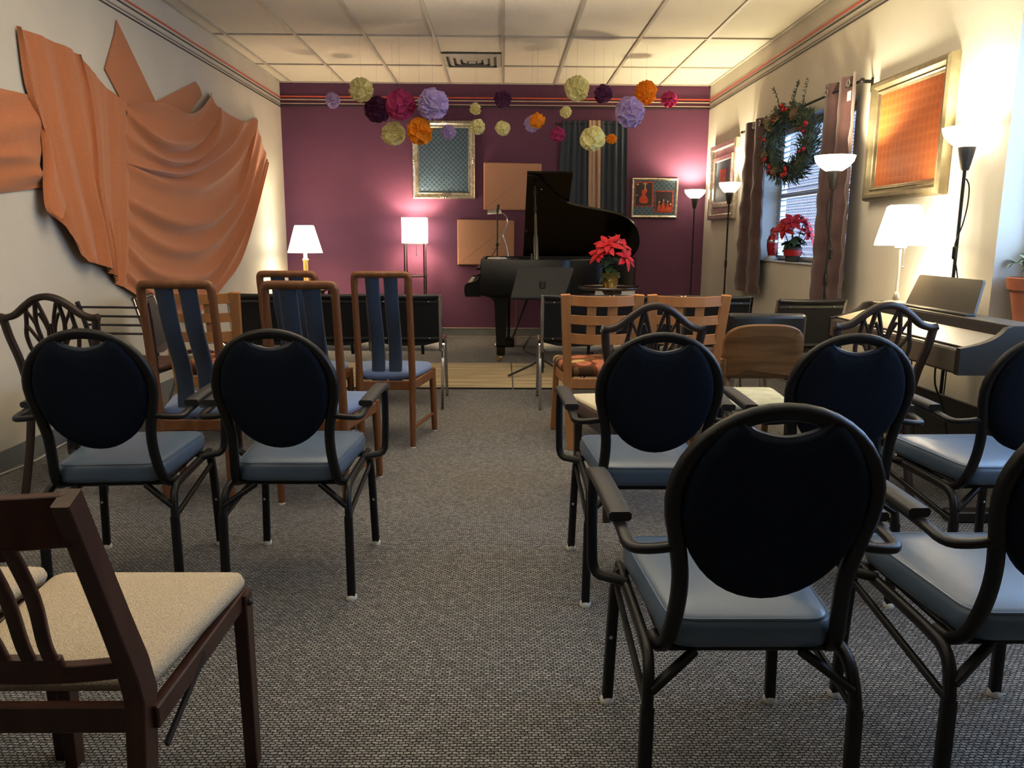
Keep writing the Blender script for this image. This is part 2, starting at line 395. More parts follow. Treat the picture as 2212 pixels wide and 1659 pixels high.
def cushion(poly, z0, z1, r=0.02, dome=0.01, tilt=0.0):
    """Upholstered pad over a CCW outline with a rounded rim and a slightly domed top."""
    m = MB(); h = z1 - z0; r = min(r, h * .48)
    cx = sum(p[0] for p in poly) / len(poly); cy = sum(p[1] for p in poly) / len(poly)
    ring = []
    def lev(ins, z, sc_=1.0):
        q = offset(poly, ins) if ins else poly
        ring.append([(cx + (p[0] - cx) * sc_, cy + (p[1] - cy) * sc_, z + tilt * (p[1] - cy)) for p in q])
    lev(r, z0); lev(r * .3, z0 + r * .3); lev(0, z0 + r); lev(0, z1 - r); lev(r * .3, z1 - r * .3); lev(r, z1)
    for s_, dz in ((.75, .55), (.45, .85), (.15, 1.0)):
        q = offset(poly, r); ring.append([(cx + (p[0] - cx) * s_, cy + (p[1] - cy) * s_, z1 + dome * dz + tilt * (p[1] - cy) * s_) for p in q])
    return m.rings(ring)

# ---------------------------------------------------------------- object helpers
def tag(o, label=None, cat=None, group=None, kind=None):
    if label: o['label'] = label
    if cat: o['category'] = cat
    if group: o['group'] = group
    if kind: o['kind'] = kind
    return o
def thing(name, label, cat, loc=(0, 0, 0), rz=0.0, group=None):
    o = bpy.data.objects.new(name, None); C.objects.link(o); o.empty_display_size = 0.1
    o.location = loc; o.rotation_euler = (0, 0, R(rz)); return tag(o, label, cat, group)
def struct(name, mb, m, smooth=False):
    return tag(mb.build(name, m, smooth=smooth), kind='structure')
def dup(root, loc, rz, label, group=None):
    r = root.copy(); C.objects.link(r); r.location = loc; r.rotation_euler = (0, 0, R(rz)); r['label'] = label
    if group: r['group'] = group
    for ch in list(root.children):
        c = ch.copy(); C.objects.link(c); c.parent = r
        for g in list(ch.children):
            d = g.copy(); C.objects.link(d); d.parent = c
    return r
def light(name, kind, loc, energy, color, size=0.05, rot=None, spot=None):
    d = bpy.data.lights.new(name, kind); d.energy = energy; d.color = color
    if kind in ('POINT', 'SPOT'): d.shadow_soft_size = size
    if kind == 'SPOT': d.spot_size = spot; d.spot_blend = 0.6
    o = bpy.data.objects.new(name, d); C.objects.link(o); o.location = loc
    if rot: o.rotation_euler = rot
    return o

# ================================================================= THE ROOM
XL, XR, YB, YF, H = -2.57, 2.42, 9.59, -2.6, 2.94
struct('floor', MB().box(((XL + XR) / 2, (YB + YF) / 2, -0.05), (XR - XL + .4, YB - YF + .4, 0.1)), M['carpet'])
struct('ceiling', MB().box(((XL + XR) / 2, (YB + YF) / 2, H + 0.06), (XR - XL + .4, YB - YF + .4, 0.1)), M['ceil'])
g = MB()
for i in range(-4, 4):
    g.box((0.0035 + i * .61, (YB + YF) / 2, H + .004), (.026, YB - YF, .014))
for j in range(-8, 3):
    y = 7.416 + (j - 0) * 1.22
    if YF < y < YB: g.box(((XL + XR) / 2, y, H + .0045), (XR - XL, .026, .012))
for x in (XL + .012, XR - .012): g.box((x, (YB + YF) / 2, H + .004), (.024, YB - YF, .014))
g.box(((XL + XR) / 2, YB - .012, H + .004), (XR - XL, .024, .014))
struct('ceiling_grid', g, M['tbar'])
struct('wall_back', MB().box(((XL + XR) / 2, YB + .06, H / 2), (XR - XL + .24, .12, H + .1)), M['purple'])
struct('wall_left', MB().box((XL - .06, (YB + YF) / 2, H / 2), (.12, YB - YF, H + .1)), M['wall'])
struct('wall_front', MB().box(((XL + XR) / 2, YF - .06, H / 2), (XR - XL + .24, .12, H + .1)), M['brown_side'])
WIN = [(5.60, 7.45, 1.0, 2.17), (1.3, 3.88, 0.80, 2.25)]
w = MB(); T = 0.20; xc = XR + T / 2
def wseg(y0, y1, z0, z1): w.box((xc, (y0 + y1) / 2, (z0 + z1) / 2), (T, y1 - y0, z1 - z0))
zt = H + .05
wseg(WIN[0][1], YB, -.05, zt); wseg(WIN[1][1], WIN[0][0], -.05, zt); wseg(YF, WIN[1][0], -.05, zt)
for y0, y1, z0, z1 in WIN: wseg(y0, y1, -.05, z0); wseg(y0, y1, z1, zt)
struct('wall_right', w, M['wall'])
# baseboards
struct('baseboard_back', MB().box(((XL + XR) / 2, YB - .006, .052), (XR - XL, .012, .104)), M['grey_base'])
struct('trim_1', MB().box(((XL + XR) / 2, YB - .008, .107), (XR - XL, .016, .008)).box(((XL + XR) / 2, YB - .009, .006), (XR - XL, .018, .010)), M['cream_stripe'])
struct('baseboard_left', MB().box((XL + .006, (YB + YF) / 2, .052), (.012, YB - YF, .104)), M['grey_base'])
struct('baseboard_right', MB().box((XR - .006, (YB + YF) / 2, .052), (.012, YB - YF, .104)), M['grey_base'])
# picture-rail stripes that run round the room below the ceiling
def stripes(k, fn):
    for z, t, m in ((2.785, .015, 'red_stripe'), (2.752, .011, 'dark_stripe' if k != 'b' else 'cream_stripe'), (2.708, .009, 'grey_stripe' if k != 'b' else 'cream_stripe'), (2.683, .011, 'dark_stripe')):
        global ntrim
        struct('trim_%d' % ntrim, fn(z, t), M[m]); ntrim += 1
ntrim = 2
stripes('b', lambda z, t: MB().box(((XL + XR) / 2, YB - .006, z), (XR - XL, .012, t)))
stripes('l', lambda z, t: MB().box((XL + .0025, (YB + YF) / 2, z - .012), (.005, YB - YF, t * .9)))
stripes('r', lambda z, t: MB().box((XR - .0025, (YB + YF) / 2, z - .005), (.005, YB - YF, t * .8)))
# windows: frame, glass, blind
for k, (y0, y1, z0, z1) in enumerate(WIN):
    f = MB(); x = XR + .175; b = .05; ym = (y0 + y1) / 2; zm = (z0 + z1) / 2
    f.box((x, y0 + b / 2, zm), (.05, b, z1 - z0)).box((x, y1 - b / 2, zm), (.05, b, z1 - z0))
    f.box((x, ym, z0 + b / 2), (.05, y1 - y0 - 2 * b, b)).box((x, ym, z1 - b / 2), (.05, y1 - y0 - 2 * b, b)).box((x, ym, zm), (.045, y1 - y0 - 2 * b, .04))
    fr = struct('window_%d' % (k + 1), f, M['white_plastic'])
    gl = MB().box((x + .01, ym, zm), (.004, y1 - y0 - 2 * b, z1 - z0 - 2 * b)).build('pane', M['glass'], fr, smooth=False)
    sl = MB().box((XR + .075, ym, z0 + .004), (.19, y1 - y0 - .002, .008), .002)
    sl.build('sill', M['sill'], fr, smooth=False)
def blind(y0, y1, z0, z1, label):
    b = thing('venetian_blind', label, 'blind', (XR + .142, (y0 + y1) / 2, z0 + .02)); L = y1 - y0 - .05; h = z1 - z0 - .04
    s = MB(); n = int(h / .047)
    for i in range(n):
        z = .05 + i * .047
        if z > h - .06: break
        s.box((0, 0, z), (.046, L, .0028), 0, Matrix.Rotation(R(4), 3, 'Y'))
    s.build('slats', M['blind'], b, smooth=False)
    MB().box((0, 0, h - .02), (.055, L, .045), .004).build('head_rail', M['blind'], b)
    MB().box((0, 0, .012), (.05, L, .018), .004).build('bottom_rail', M['blind'], b)
    for yy in (-.38 * L, 0, .38 * L): MB().tube([(.026, yy, .01), (.026, yy, h - .02)], .0015, 5).build('ladder_cord', M['blind'], b)
    return b
blind(*WIN[0], 'white venetian blind with open slats behind the wreath and mauve curtains')
struct('exterior_wall', MB().box((6.2, 14.0, 1.8), (.2, 13, 5.6)), M['brick'])

# ceiling air vent
v = thing('ceiling_air_vent', 'square white ceiling air diffuser with concentric louvres', 'vent', (-.302, 8.325, H - .003))
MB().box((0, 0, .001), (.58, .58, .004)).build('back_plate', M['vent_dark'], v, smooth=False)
for k in range(4):
    s = .575 - k * .13; m = MB(); tw = .024; z = -.012 - .004 * k
    o1 = [(-s / 2, -s / 2), (s / 2, -s / 2), (s / 2, s / 2), (-s / 2, s / 2)]; o2 = offset(o1, .042)
    m.rings([[(*p, 0.0 - .002) for p in o1], [(*p, -.006) for p in o1], [(*p, -.022) for p in o2], [(*p, -.018) for p in o2]], False, False)
    m.build('louvre', M['vent'], v, smooth=False)
MB().box((0, 0, -.016), (.075, .075, .02), .004).build('center_cap', M['vent'], v)

# ================================================================= WALL HANGINGS
def framed(name, label, cat, W, Hh, wall, pos, prof, fm, pm, inner=None, extra=None, group=None):
    """Rectangular frame built flat in local X (width) / Z (height), front towards -Y; prof = [(inset, depth)]."""
    rz = 0 if wall == 'back' else 90   # local -Y faces the room: back wall -> world -Y ; right wall (rz 90) -> world +X... flipped below
    o = thing(name, label, cat, pos, 0 if wall == 'back' else -90, group)
    out = [(-W / 2, -Hh / 2), (W / 2, -Hh / 2), (W / 2, Hh / 2), (-W / 2, Hh / 2)]
    rg = []
    for ins, d in prof:
        q = offset(out, ins) if ins else out
        rg.append([(p[0], -d, p[1]) for p in q])
    MB().rings(rg, False, False).build('frame', fm, o, angle=20)
    ins = prof[-1][0]; d = prof[-1][1]
    q = offset(out, ins - .004)
    MB().rings([[(p[0], -.004, p[1]) for p in q], [(p[0], -d - .001, p[1]) for p in q]], False, True).build('panel', pm, o, smooth=False)
    return o, d
qf, d = framed('framed_quilted_panel', 'silver-framed blue quilted panel on the purple wall above the square lamp', 'framed panel', .735, .885, 'back', (-.686, YB - .001, 2.085),
               [(0, .002), (0, .03), (.012, .042), (.03, .036), (.045, .022), (.06, .02), (.068, .028), (.08, .012)], M['silver'], M['quilt_blue'])
for x, z, rr in ((0, .425, 0), (0, -.425, 0), (-.35, 0, 90), (.35, 0, 90)):
    m = MB()
    for s_ in (-1, 0, 1): m.ball((x + (s_ * .026 if rr == 0 else 0), -.044, z + (s_ * .026 if rr else 0)), .016 if s_ else .02, 7)
    m.build('corner_ornament', M['silver'], qf)
for nm, x, z, w_, h_, lab in (('upper', .126, 1.79, .685, .545, 'upper tan cloth-covered acoustic panel behind the piano lid'), ('lower', -.19, 1.138, .68, .537, 'lower tan cloth-covered acoustic panel left of the piano')):
    ol = round_poly([(-w_ / 2, -h_ / 2), (w_ / 2, -h_ / 2), (w_ / 2 - .002, h_ / 2 - .012), (-w_ / 2, h_ / 2)], .012, 3)
    m = MB(); m.rings([[(p[0], 0, p[1]) for p in ol], [(p[0], -.03, p[1]) for p in ol], [(p[0], -.04, p[1]) for p in offset(ol, .012)]])
    o = m.build('hanging_acoustic_panel', M['tan'], None, angle=20, loc=(x, YB - .001, z)); tag(o, lab, 'acoustic panel')
# picture with musicians, back wall
pc, d = framed('framed_picture', 'silver-framed picture with an orange cello and red-dressed figures beside the uplighter', 'picture', .55, .458, 'back', (1.812, YB - .001, 1.667),
               [(0, .002), (0, .022), (.010, .028), (.026, .022), (.03, .012)], M['silver'], M['quilt_blue'])
def flat(poly, y): return MB().rings([[(p[0], y + .003, p[1]) for p in poly], [(p[0], y, p[1]) for p in poly]], False, True)
def rect2(x0, z0, x1, z1): return [(x0, z0), (x1, z0), (x1, z1), (x0, z1)]
for (x0, z0, x1, z1), kind in (((-.235, -.098, -.02, .187), 'cello'), ((.005, -.165, .222, .085), 'women')):
    ph = flat(rect2(x0, z0, x1, z1), -.017).build('print', M['picture_red'], pc, smooth=False); ph['label'] = 'orange-bordered art print'
    flat(offset(rect2(x0, z0, x1, z1), .011), -.019).build('print_ground', M['picture_dark'], ph, smooth=False)
    cx = (x0 + x1) / 2
    if kind == 'cello':
        body = [(-.045, -.075), (-.055, -.05), (-.05, -.02), (-.03, .0), (-.022, .02), (-.032, .045), (-.02, .07), (.0, .078), (.03, .085), (.04, .06), (.022, .03), (.02, .01), (.045, -.02), (.055, -.05), (.04, -.08), (.0, -.085)][::-1]
        bp = [(p[0] + cx, p[1] + z0 + .12) for p in body][::-1]
        flat([(p.x, p.y) for p in [Vector((q.x, q.y)) for q in cr([(a, b, 0) for a, b in bp], 3, True)]], -.021).build('cello_figure', M['picture_red'], ph, smooth=False)
        MB().box((cx + .012, -.0215, z0 + .225), (.012, .002, .07)).box((cx + .01, -.0215, z0 + .262), (.05, .002, .012)).build('head_figure', M['picture_skin'], ph, smooth=False)
        MB().box((x0 + .03, -.0215, z1 - .03), (.022, .002, .02)).box((x0 + .025, -.0215, z0 + .13), (.02, .002, .012), 0, Matrix.Rotation(R(30), 3, 'Y')).build('corner_motif', M['picture_skin'], ph, smooth=False)
    else:
        for dx, w_, h_, zz in ((-.055, .05, .11, 0), (-.005, .055, .13, 0), (.045, .05, .115, 0), (.08, .03, .085, 0)):
            b = [(cx + dx - w_ / 2, z0 + .014), (cx + dx + w_ / 2, z0 + .014), (cx + dx + w_ * .42, z0 + .05), (cx + dx + w_ * .2, z0 + h_ * .8), (cx + dx, z0 + h_), (cx + dx - w_ * .2, z0 + h_ * .8), (cx + dx - w_ * .42, z0 + .05)]
            flat(b, -.021).build('dress_figure', M['picture_red'], ph, smooth=False)
            MB().box((cx + dx, -.0225, z0 + h_ + .01), (.016, .002, .022), .004).build('face_figure', M['picture_skin'], ph, smooth=False)
        MB().bar((cx - .035, -.0225, z0 + .06), (cx - .005, -.0225, z0 + .15), .018, .002).build('sleeve_figure', M['picture_skin'], ph, smooth=False)
# right wall frames (local X runs towards -Y of the world after the -90 turn)
bf, d = framed('framed_orange_panel', 'large champagne-framed orange stitched cloth between the window and the tall uplighter', 'framed panel', .92, .74, 'right', (XR - .001, 4.82, 1.813),
               [(0, .002), (0, .03), (.006, .05), (.02, .062), (.04, .058), (.058, .035), (.066, .034), (.07, .042), (.078, .036), (.084, .022), (.092, .018)], M['gold'], M['quilt_orange'])
sf, d = framed('framed_red_print', 'silver double frame with a small red print on the right wall, by the purple corner', 'framed panel', .98, .81, 'right', (XR - .001, 8.77, 1.81),
               [(0, .002), (0, .04), (.01, .05), (.05, .045), (.06, .02), (.13, .018)], M['silver'], M['purple'])
MB().rings([[(p[0], -.019, p[1]) for p in rect2(-.36, -.275, .36, .275)], [(p[0], -.04, p[1]) for p in offset(rect2(-.36, -.275, .36, .275), .01)], [(p[0], -.036, p[1]) for p in offset(rect2(-.36, -.275, .36, .275), .05)], [(p[0], -.02, p[1]) for p in offset(rect2(-.36, -.275, .36, .275), .058)]], False, False).build('inner_frame', M['silver'], sf, angle=20)
flat(rect2(-.31, -.225, .31, .225), -.0215).build('quilted_mat', M['quilt_blue'], sf, smooth=False)
flat(rect2(-.13, -.05, .13, .13), -.026).build('red_print', M['picture_red'], sf, smooth=False)

# back-wall curtain
bc = thing('hanging_curtain', 'slate blue gathered curtain with a beige middle strip on the purple wall', 'curtain', (1.075, YB - .05, 1.0))
def pleats(x0t, x1t, x0b, x1b, zt, zb, n, amp, seed, name, m, par, dy=0.0, th=30):
    rnd = random.Random(seed); ph = [rnd.uniform(-.5, .5) for _ in range(n + 2)]
    W_ = n * 10; rows = []
    for i in range(th + 1):
        v = i / th; z = zt + (zb - zt) * v; row = []
        for j in range(W_ + 1):
            u = j / W_; x = (x0t + (x1t - x0t) * u) * (1 - v) + (x0b + (x1b - x0b) * u) * v
            k = u * n; q = math.sin(2 * PI * k + ph[int(k)] * .6) * (.6 + .9 * ph[int(k)]) + .35 * math.sin(2 * PI * k * .53 + 2 * ph[0]) 
            gather = .45 + .55 * min(1, v * 4)
            row.append((x, dy - amp * (q * gather) - .004 * math.sin(9 * k * (1 - v)) * max(0, 1 - v * 6), z))
        rows.append(row)
    return MB().sheet(rows).build(name, m, par, angle=80)
pleats(-.375, -.065, -.45, -.03, 1.535, .12, 5, .020, 3, 'blue_panel', M['blue_curtain'], bc)
pleats(.07, .38, .09, .41, 1.535, .12, 4, .020, 5, 'blue_panel', M['blue_curtain'], bc)
pleats(-.07, .075, -.05, .11, 1.54, .12, 3, .018, 8, 'beige_panel', M['beige_curtain'], bc, -.012)
MB().tube([(-.46, .005, 1.50), (.42, .005, 1.50)], .008, 8).build('rod', M['lamp_black'], bc)

# mauve curtains, rod and wreath at the window
def wall_curtain(y0, y1, zt, zb, lab, seed, y0b, y1b, par_extra=None):
    c = thing('window_curtain', lab, 'curtain', (2.335, (y0 + y1) / 2, zb)); rnd = random.Random(seed)
    n = 4; W_ = 44; rows = []; h = zt - zb; ym = (y0 + y1) / 2
    for i in range(37):
        v = i / 36; row = []
        for j in range(W_ + 1):
            u = j / W_; y = (y0 + (y1 - y0) * u) * (1 - v) + (y0b + (y1b - y0b) * u) * v - ym
            q = math.tanh(1.7 * math.sin(2 * PI * u * n * .55 + 1.9 * seed) + .5 * math.sin(11 * u + seed)) * .030
            cr_ = .006 * math.sin(v * 31 + 4 * u + seed) * math.sin(u * 13) + .004 * math.sin(v * 57 + u * 9)
            row.append((q + cr_ * min(1, v * 3), y, h * (1 - v)))
        rows.append(row)
    MB().sheet(rows).build('panel', M['mauve'], c, angle=80)
    return c, h, ym
c1, h1, m1 = wall_curtain(7.86, 7.24, 2.27, .70, 'dark mauve satin curtain at the far side of the window', 1, 7.95, 7.16)
c2, h2, m2 = wall_curtain(5.90, 5.38, 2.28, .745, 'lit mauve satin curtain nearer the camera, behind an uplighter', 2, 5.92, 5.33)
def ring(par, y, z, x=-.005): 
    MB().lathe([(.020 + .008 * math.cos(a * PI / 4), .004 * math.sin(a * PI / 4)) for a in range(9)], (x, y, z), 16, 'x', False).build('grommet', M['nickel'], par)
for y in (-.16, .20): ring(c2, y, h2 - .062, -.036)
for y in (-.24, -.06): ring(c1, y, h1 - .055, -.036)
MB().box((-.045, -.21, h2 - .15), (.003, .05, .06)).build('care_tag', M['white_plastic'], c2, smooth=False)
rod = thing('curtain_rod', 'thin dark curtain rod above the window', 'curtain rod', (2.335, 6.6, 2.213))
MB().tube([(0, 1.34, 0), (0, -1.25, 0)], .009, 10).build('pole', M['lamp_black'], rod)
for y in (1.34, -1.25): MB().ball((0, y, 0), .016, 8).build('finial', M['lamp_black'], rod)
for y in (1.31, -1.22): MB().bar((0, y, 0), (.084, y, 0), .012, .02).box((.08, y, -.02), (.008, .02, .09)).build('bracket', M['lamp_black'], rod)

wr = thing('hanging_wreath', 'evergreen wreath with red berries and dried flowers hanging from the curtain rod', 'wreath', (2.285, 6.46, 1.945), -72)
rnd = random.Random(11); m = MB()
# local frame: ring in XZ, front towards -Y
def needle(mb, p, d, L, w_):
    d = Vector(d).normalized(); s = d.cross(Vector((rnd.uniform(-1, 1), rnd.uniform(-1, 1), rnd.uniform(-1, 1)))).normalized() * w_
    p = Vector(p); q = p + d * L
    mb.add([p - s * .4, p + d * L * .5 - s, q, p + d * L * .5 + s], [(0, 1, 2, 3)])
def wreath_dir(a, b): 
    e = Vector((math.cos(a), 0, math.sin(a))); f = Vector((0, -1, 0)); return e * math.cos(b) + f * math.sin(b)
RW = .232
for k in range(2600):
    a = rnd.uniform(0, 2 * PI); b = rnd.uniform(0, 2 * PI); e = Vector((math.cos(a), 0, math.sin(a))) * RW
    out = wreath_dir(a, b); t = Vector((-math.sin(a), 0, math.cos(a)))
    rr = rnd.uniform(.02, .07)
    needle(m, e + out * rr, out * rnd.uniform(.3, 1) + t * rnd.uniform(.2, 1.2) + Vector((0, 0, -.15)), rnd.uniform(.03, .085), rnd.uniform(.003, .008))
m.build('foliage', M['pine'], wr, smooth=False)
m = MB(); m.lathe([(RW + .05 * math.cos(a * PI / 5), .05 * math.sin(a * PI / 5)) for a in range(11)], (0, 0, 0), 40, 'y', False); m.build('core', M['pine'], wr)
for a0, n in ((88, 5), (165, 4), (205, 3), (20, 4), (285, 5), (232, 3), (345, 2), (120, 2)):
    for _ in range(n):
        a = R(a0) + rnd.uniform(-.12, .12); p = Vector((math.cos(a), 0, math.sin(a))) * (RW + rnd.uniform(-.03, .07)) + Vector((0, -.07 - rnd.uniform(0, .02), 0))
        MB().ball(p, rnd.uniform(.011, .019), 8).build('berry', M['red'], wr)
for a0, r_ in ((60, .045), (250, .03), (200, .03)):
    a = R(a0); p = Vector((math.cos(a), 0, math.sin(a))) * RW + Vector((0, -.075, 0)); mm = MB()
    for L_ in range(5):
        for s_ in range(8):
            t = s_ * PI / 4 + L_ * .4; rr = r_ * (1 - L_ * .17)
            mm.box((p.x + rr * math.cos(t), p.y - .006 * L_, p.z + rr * math.sin(t)), (.016, .006, .012), .002, Matrix.Rotation(-t, 3, 'Y'))
    mm.ball(p, r_ * .7, 8, .8); mm.build('pine_cone', M['cone'], wr)
m = MB()
for k in range(60):
    a = R(rnd.uniform(110, 150)); p = Vector((math.cos(a), 0, math.sin(a))) * (RW + rnd.uniform(-.03, .08)) + Vector((0, -.06, 0))
    needle(m, p, (rnd.uniform(-1, 1), -1, rnd.uniform(-1, 1)), .04, .012)
m.build('dried_flowers', M['dried'], wr, smooth=False)
for x0, dx in ((.03, .10), (.05, .07), (-.12, -.06), (.17, .06)):
    m = MB(); pts = cr([(x0, -.03, RW + .05), (x0 + dx * .4, -.04, RW + .13), (x0 + dx, -.05, RW + .2)], 4); m.tube(pts, .002, 5)
    for p in pts:
        for _ in range(3): needle(m, p, (rnd.uniform(-1, 1), -.4, rnd.uniform(.2, 1)), .03, .004)
    m.build('sprig', M['pine'], wr, smooth=False)
MB().tube([(0, 0, RW), (.0, .05, .268)], .003, 5).build('hanger_wire', M['lamp_black'], wr)

# orange cloth pinned on the left wall; (y, z) on the wall, d = how far it stands off
FAN = [[(5.72, 2.07), (5.8, 2.11), (6.13, 2.16), (6.55, 2.15), (6.83, 2.22), (7.12, 2.36), (7.26, 2.43)], [(5.71, 2.01), (5.91, 1.91), (6.22, 1.88), (6.69, 1.95), (7.08, 2.13), (7.33, 2.29), (7.42, 2.33)], [(5.69, 1.85), (5.96, 1.77), (6.29, 1.75), (6.76, 1.83), (7.17, 2.03), (7.37, 2.2), (7.45, 2.33)], [(5.66, 1.67), (6.02, 1.66), (6.45, 1.68), (6.96, 1.81), (7.58, 2.04), (7.94, 2.23), (8.12, 2.31)], [(5.66, 1.66), (6.01, 1.6), (6.44, 1.59), (6.94, 1.64), (7.68, 1.88), (8.29, 2.2), (8.55, 2.4)], [(5.62, 1.43), (5.89, 1.35), (6.16, 1.31), (6.53, 1.3), (7.13, 1.38), (7.84, 1.68), (8.58, 2.38)], [(5.58, 1.29), (5.86, 1.16), (6.26, 1.09), (6.74, 1.1), (7.32, 1.24), (8.04, 1.6), (8.69, 2.21)], [(5.54, 1.13), (5.74, 0.96), (6.13, 0.88), (6.59, 0.86), (7.15, 0.99), (8.01, 1.42), (8.84, 2.08)], [(5.48, 0.97), (5.61, 0.84), (6.02, 0.71), (6.46, 0.69), (7.07, 0.83), (7.98, 1.29), (8.9, 2.01)], [(5.44, 0.85), (5.59, 0.75), (5.92, 0.61), (6.44, 0.56), (7.13, 0.75), (7.86, 1.06), (8.93, 1.99)]]
LEFT = [[(4.45, 2.28), (4.46, 2.03), (4.49, 1.92), (4.54, 1.79), (4.57, 1.6), (4.59, 1.32)], [(4.49, 2.27), (4.56, 2.06), (4.59, 1.75), (4.67, 1.48), (4.72, 1.22), (4.81, 1.06)], [(4.78, 2.28), (4.8, 2.11), (4.85, 1.83), (4.92, 1.49), (5.0, 1.22), (5.01, 1.02)], [(5.03, 2.27), (5.08, 2.05), (5.1, 1.78), (5.09, 1.5), (5.12, 1.25), (5.16, 0.96)], [(5.08, 2.25), (5.15, 1.98), (5.14, 1.7), (5.14, 1.45), (5.21, 1.16), (5.21, 0.92)], [(5.37, 2.14), (5.36, 1.87), (5.34, 1.61), (5.33, 1.37), (5.32, 1.1), (5.28, 0.88)], [(5.72, 2.07), (5.69, 1.85), (5.65, 1.6), (5.61, 1.38), (5.53, 1.1), (5.41, 0.83)]]
FLAP1 = [(5.61, 2.6), (5.57, 2.51), (5.39, 2.25), (5.57, 2.1), (5.78, 1.99), (6.13, 2.04), (6.13, 2.17)]
FLAP2 = [(6.13, 2.17), (6.95, 2.46), (7.03, 2.43), (7.08, 2.37), (6.62, 2.1), (6.13, 2.03)]
def fold_sheet(curves, disp, sub=8, nu=6):
    """Loft through the curves; disp(v, u) gives the distance from the wall."""
    C_ = [cr([(0, y, z) for y, z in c], nu) for c in curves]; n = len(C_[0]); rows = []
    cols = [cr([c[j] for c in C_], sub) for j in range(n)]
    mrows = len(cols[0])
    for i in range(mrows):
        v = i / sub
        rows.append([(disp(v, j / (n - 1)), cols[j][i].y, cols[j][i].z) for j in range(n)])
    return rows
def fan_disp(v, u):
    k = v - math.floor(v); i = int(v)
    ridge = (1 - k) ** 1.6                     # crisp lower lip of each swag, soft below
    prof = .5 * math.cos(2 * PI * k) + .5 * ridge
    a = (.035, .062, .045, .052, .045, .06, .042, .044, .036, .03)[min(i, 9)]
    env = max(0, math.sin(PI * (u * .96 + .02))) ** .55
    fine = .006 * math.sin(2 * PI * (v * 2.0 + .4 * u)) * env
    rgt = .030 * math.sin(v * 5.2) ** 2 * max(0, u - .55) * 1.5 * max(0, 1 - u)
    return .012 + .030 * env + a * prof * env + fine + rgt
def left_disp(v, u):
    k = v - math.floor(v)
    return .012 + (.022 + .03 * u) * (.5 - .5 * math.cos(2 * PI * v * 1.0)) * (1 if v < 4.4 else .5) + .028 * math.exp(-((v - 4.0) / .18) ** 2) * (.3 + u) + .03 * math.exp(-((v - 1.0) / .3) ** 2) * (.4 + u) \
        + .006 * math.sin(v * 17 + 3 * u) * (.4 + .6 * u) + .03 * u * max(0, 1 - abs(v - 2.0) / 2.4)
dr = thing('wall_drape', 'big orange knit cloth pinned in swags across the left wall', 'wall hanging', (XL, 6.2, 0))
def dpart(rows, name):
    o = MB().sheet([[(x, y - 6.2, z) for x, y, z in r] for r in rows]).build(name, M['orange'], dr, angle=85); return o
FAN = [[(r[0][0] - .10, r[0][1] + .01)] + r[1:] for r in FAN]
dpart(fold_sheet(FAN, fan_disp, 9, 7), 'swag_panel')
dpart(fold_sheet(LEFT, left_disp, 9, 7), 'hanging_panel')
def flap(poly, name, d):
    P = [(y, z) for y, z in poly]; m = MB()
    m.rings([[(.004, p[0] - 6.2, p[1]) for p in P], [(d, p[0] - 6.2, p[1]) for p in P]], True, True); m.build(name, M['orange'], dr, angle=30)
flap(FLAP1, 'upper_flap', .012); flap(FLAP2, 'upper_flap', .014)
# rolled tail of cloth at the left edge, and the pouch at the bottom of the hanging panel
tail = [[(4.54, 1.79), (4.57, 1.74), (4.6, 1.65)], [(4.52, 1.62), (4.56, 1.6), (4.62, 1.56)], [(4.47, 1.45), (4.53, 1.46), (4.63, 1.46)], [(4.455, 1.34), (4.54, 1.33), (4.655, 1.375)], [(4.50, 1.295), (4.53, 1.29), (4.60, 1.33)]]
dpart(fold_sheet(tail, lambda v, u: .03 + .035 * math.sin(PI * u) + .012 * v, 6, 5), 'rolled_tail')
pch = [[(4.66, 1.6), (4.80, 1.35), (4.95, 1.18), (5.10, 1.12), (5.26, 1.16)], [(4.62, 1.35), (4.76, 1.14), (4.93, 1.02), (5.12, .985), (5.27, 1.03)], [(4.66, 1.22), (4.80, 1.04), (4.95, .965), (5.10, .95), (5.24, .99)]]
sd = thing('wall_drape', 'small orange cloth at the far left of the wall, cut by the picture edge', 'wall hanging', (XL, 4.2, 0))
SIDE = [[(3.6, 1.94), (3.9, 1.93), (4.22, 1.93), (4.48, 1.94)], [(3.6, 1.80), (3.9, 1.78), (4.25, 1.79), (4.54, 1.80)], [(3.6, 1.65), (3.9, 1.63), (4.24, 1.64), (4.52, 1.62)], [(3.6, 1.52), (3.9, 1.53), (4.26, 1.54), (4.51, 1.52)], [(3.6, 1.37), (3.91, 1.38), (4.28, 1.42), (4.56, 1.465)]]
MB().sheet([[(x, y - 4.2, z) for x, y, z in r] for r in fold_sheet(SIDE, lambda v, u: .014 + .04 * math.sin(PI * min(1, v / 4)) * (1 - .75 * max(0, u - .75) * 4 * max(0, 1 - abs(v - 2))) + .008 * math.sin(v * 6 + u * 9), 8, 8)]).build('cloth', M['orange'], sd, angle=85)

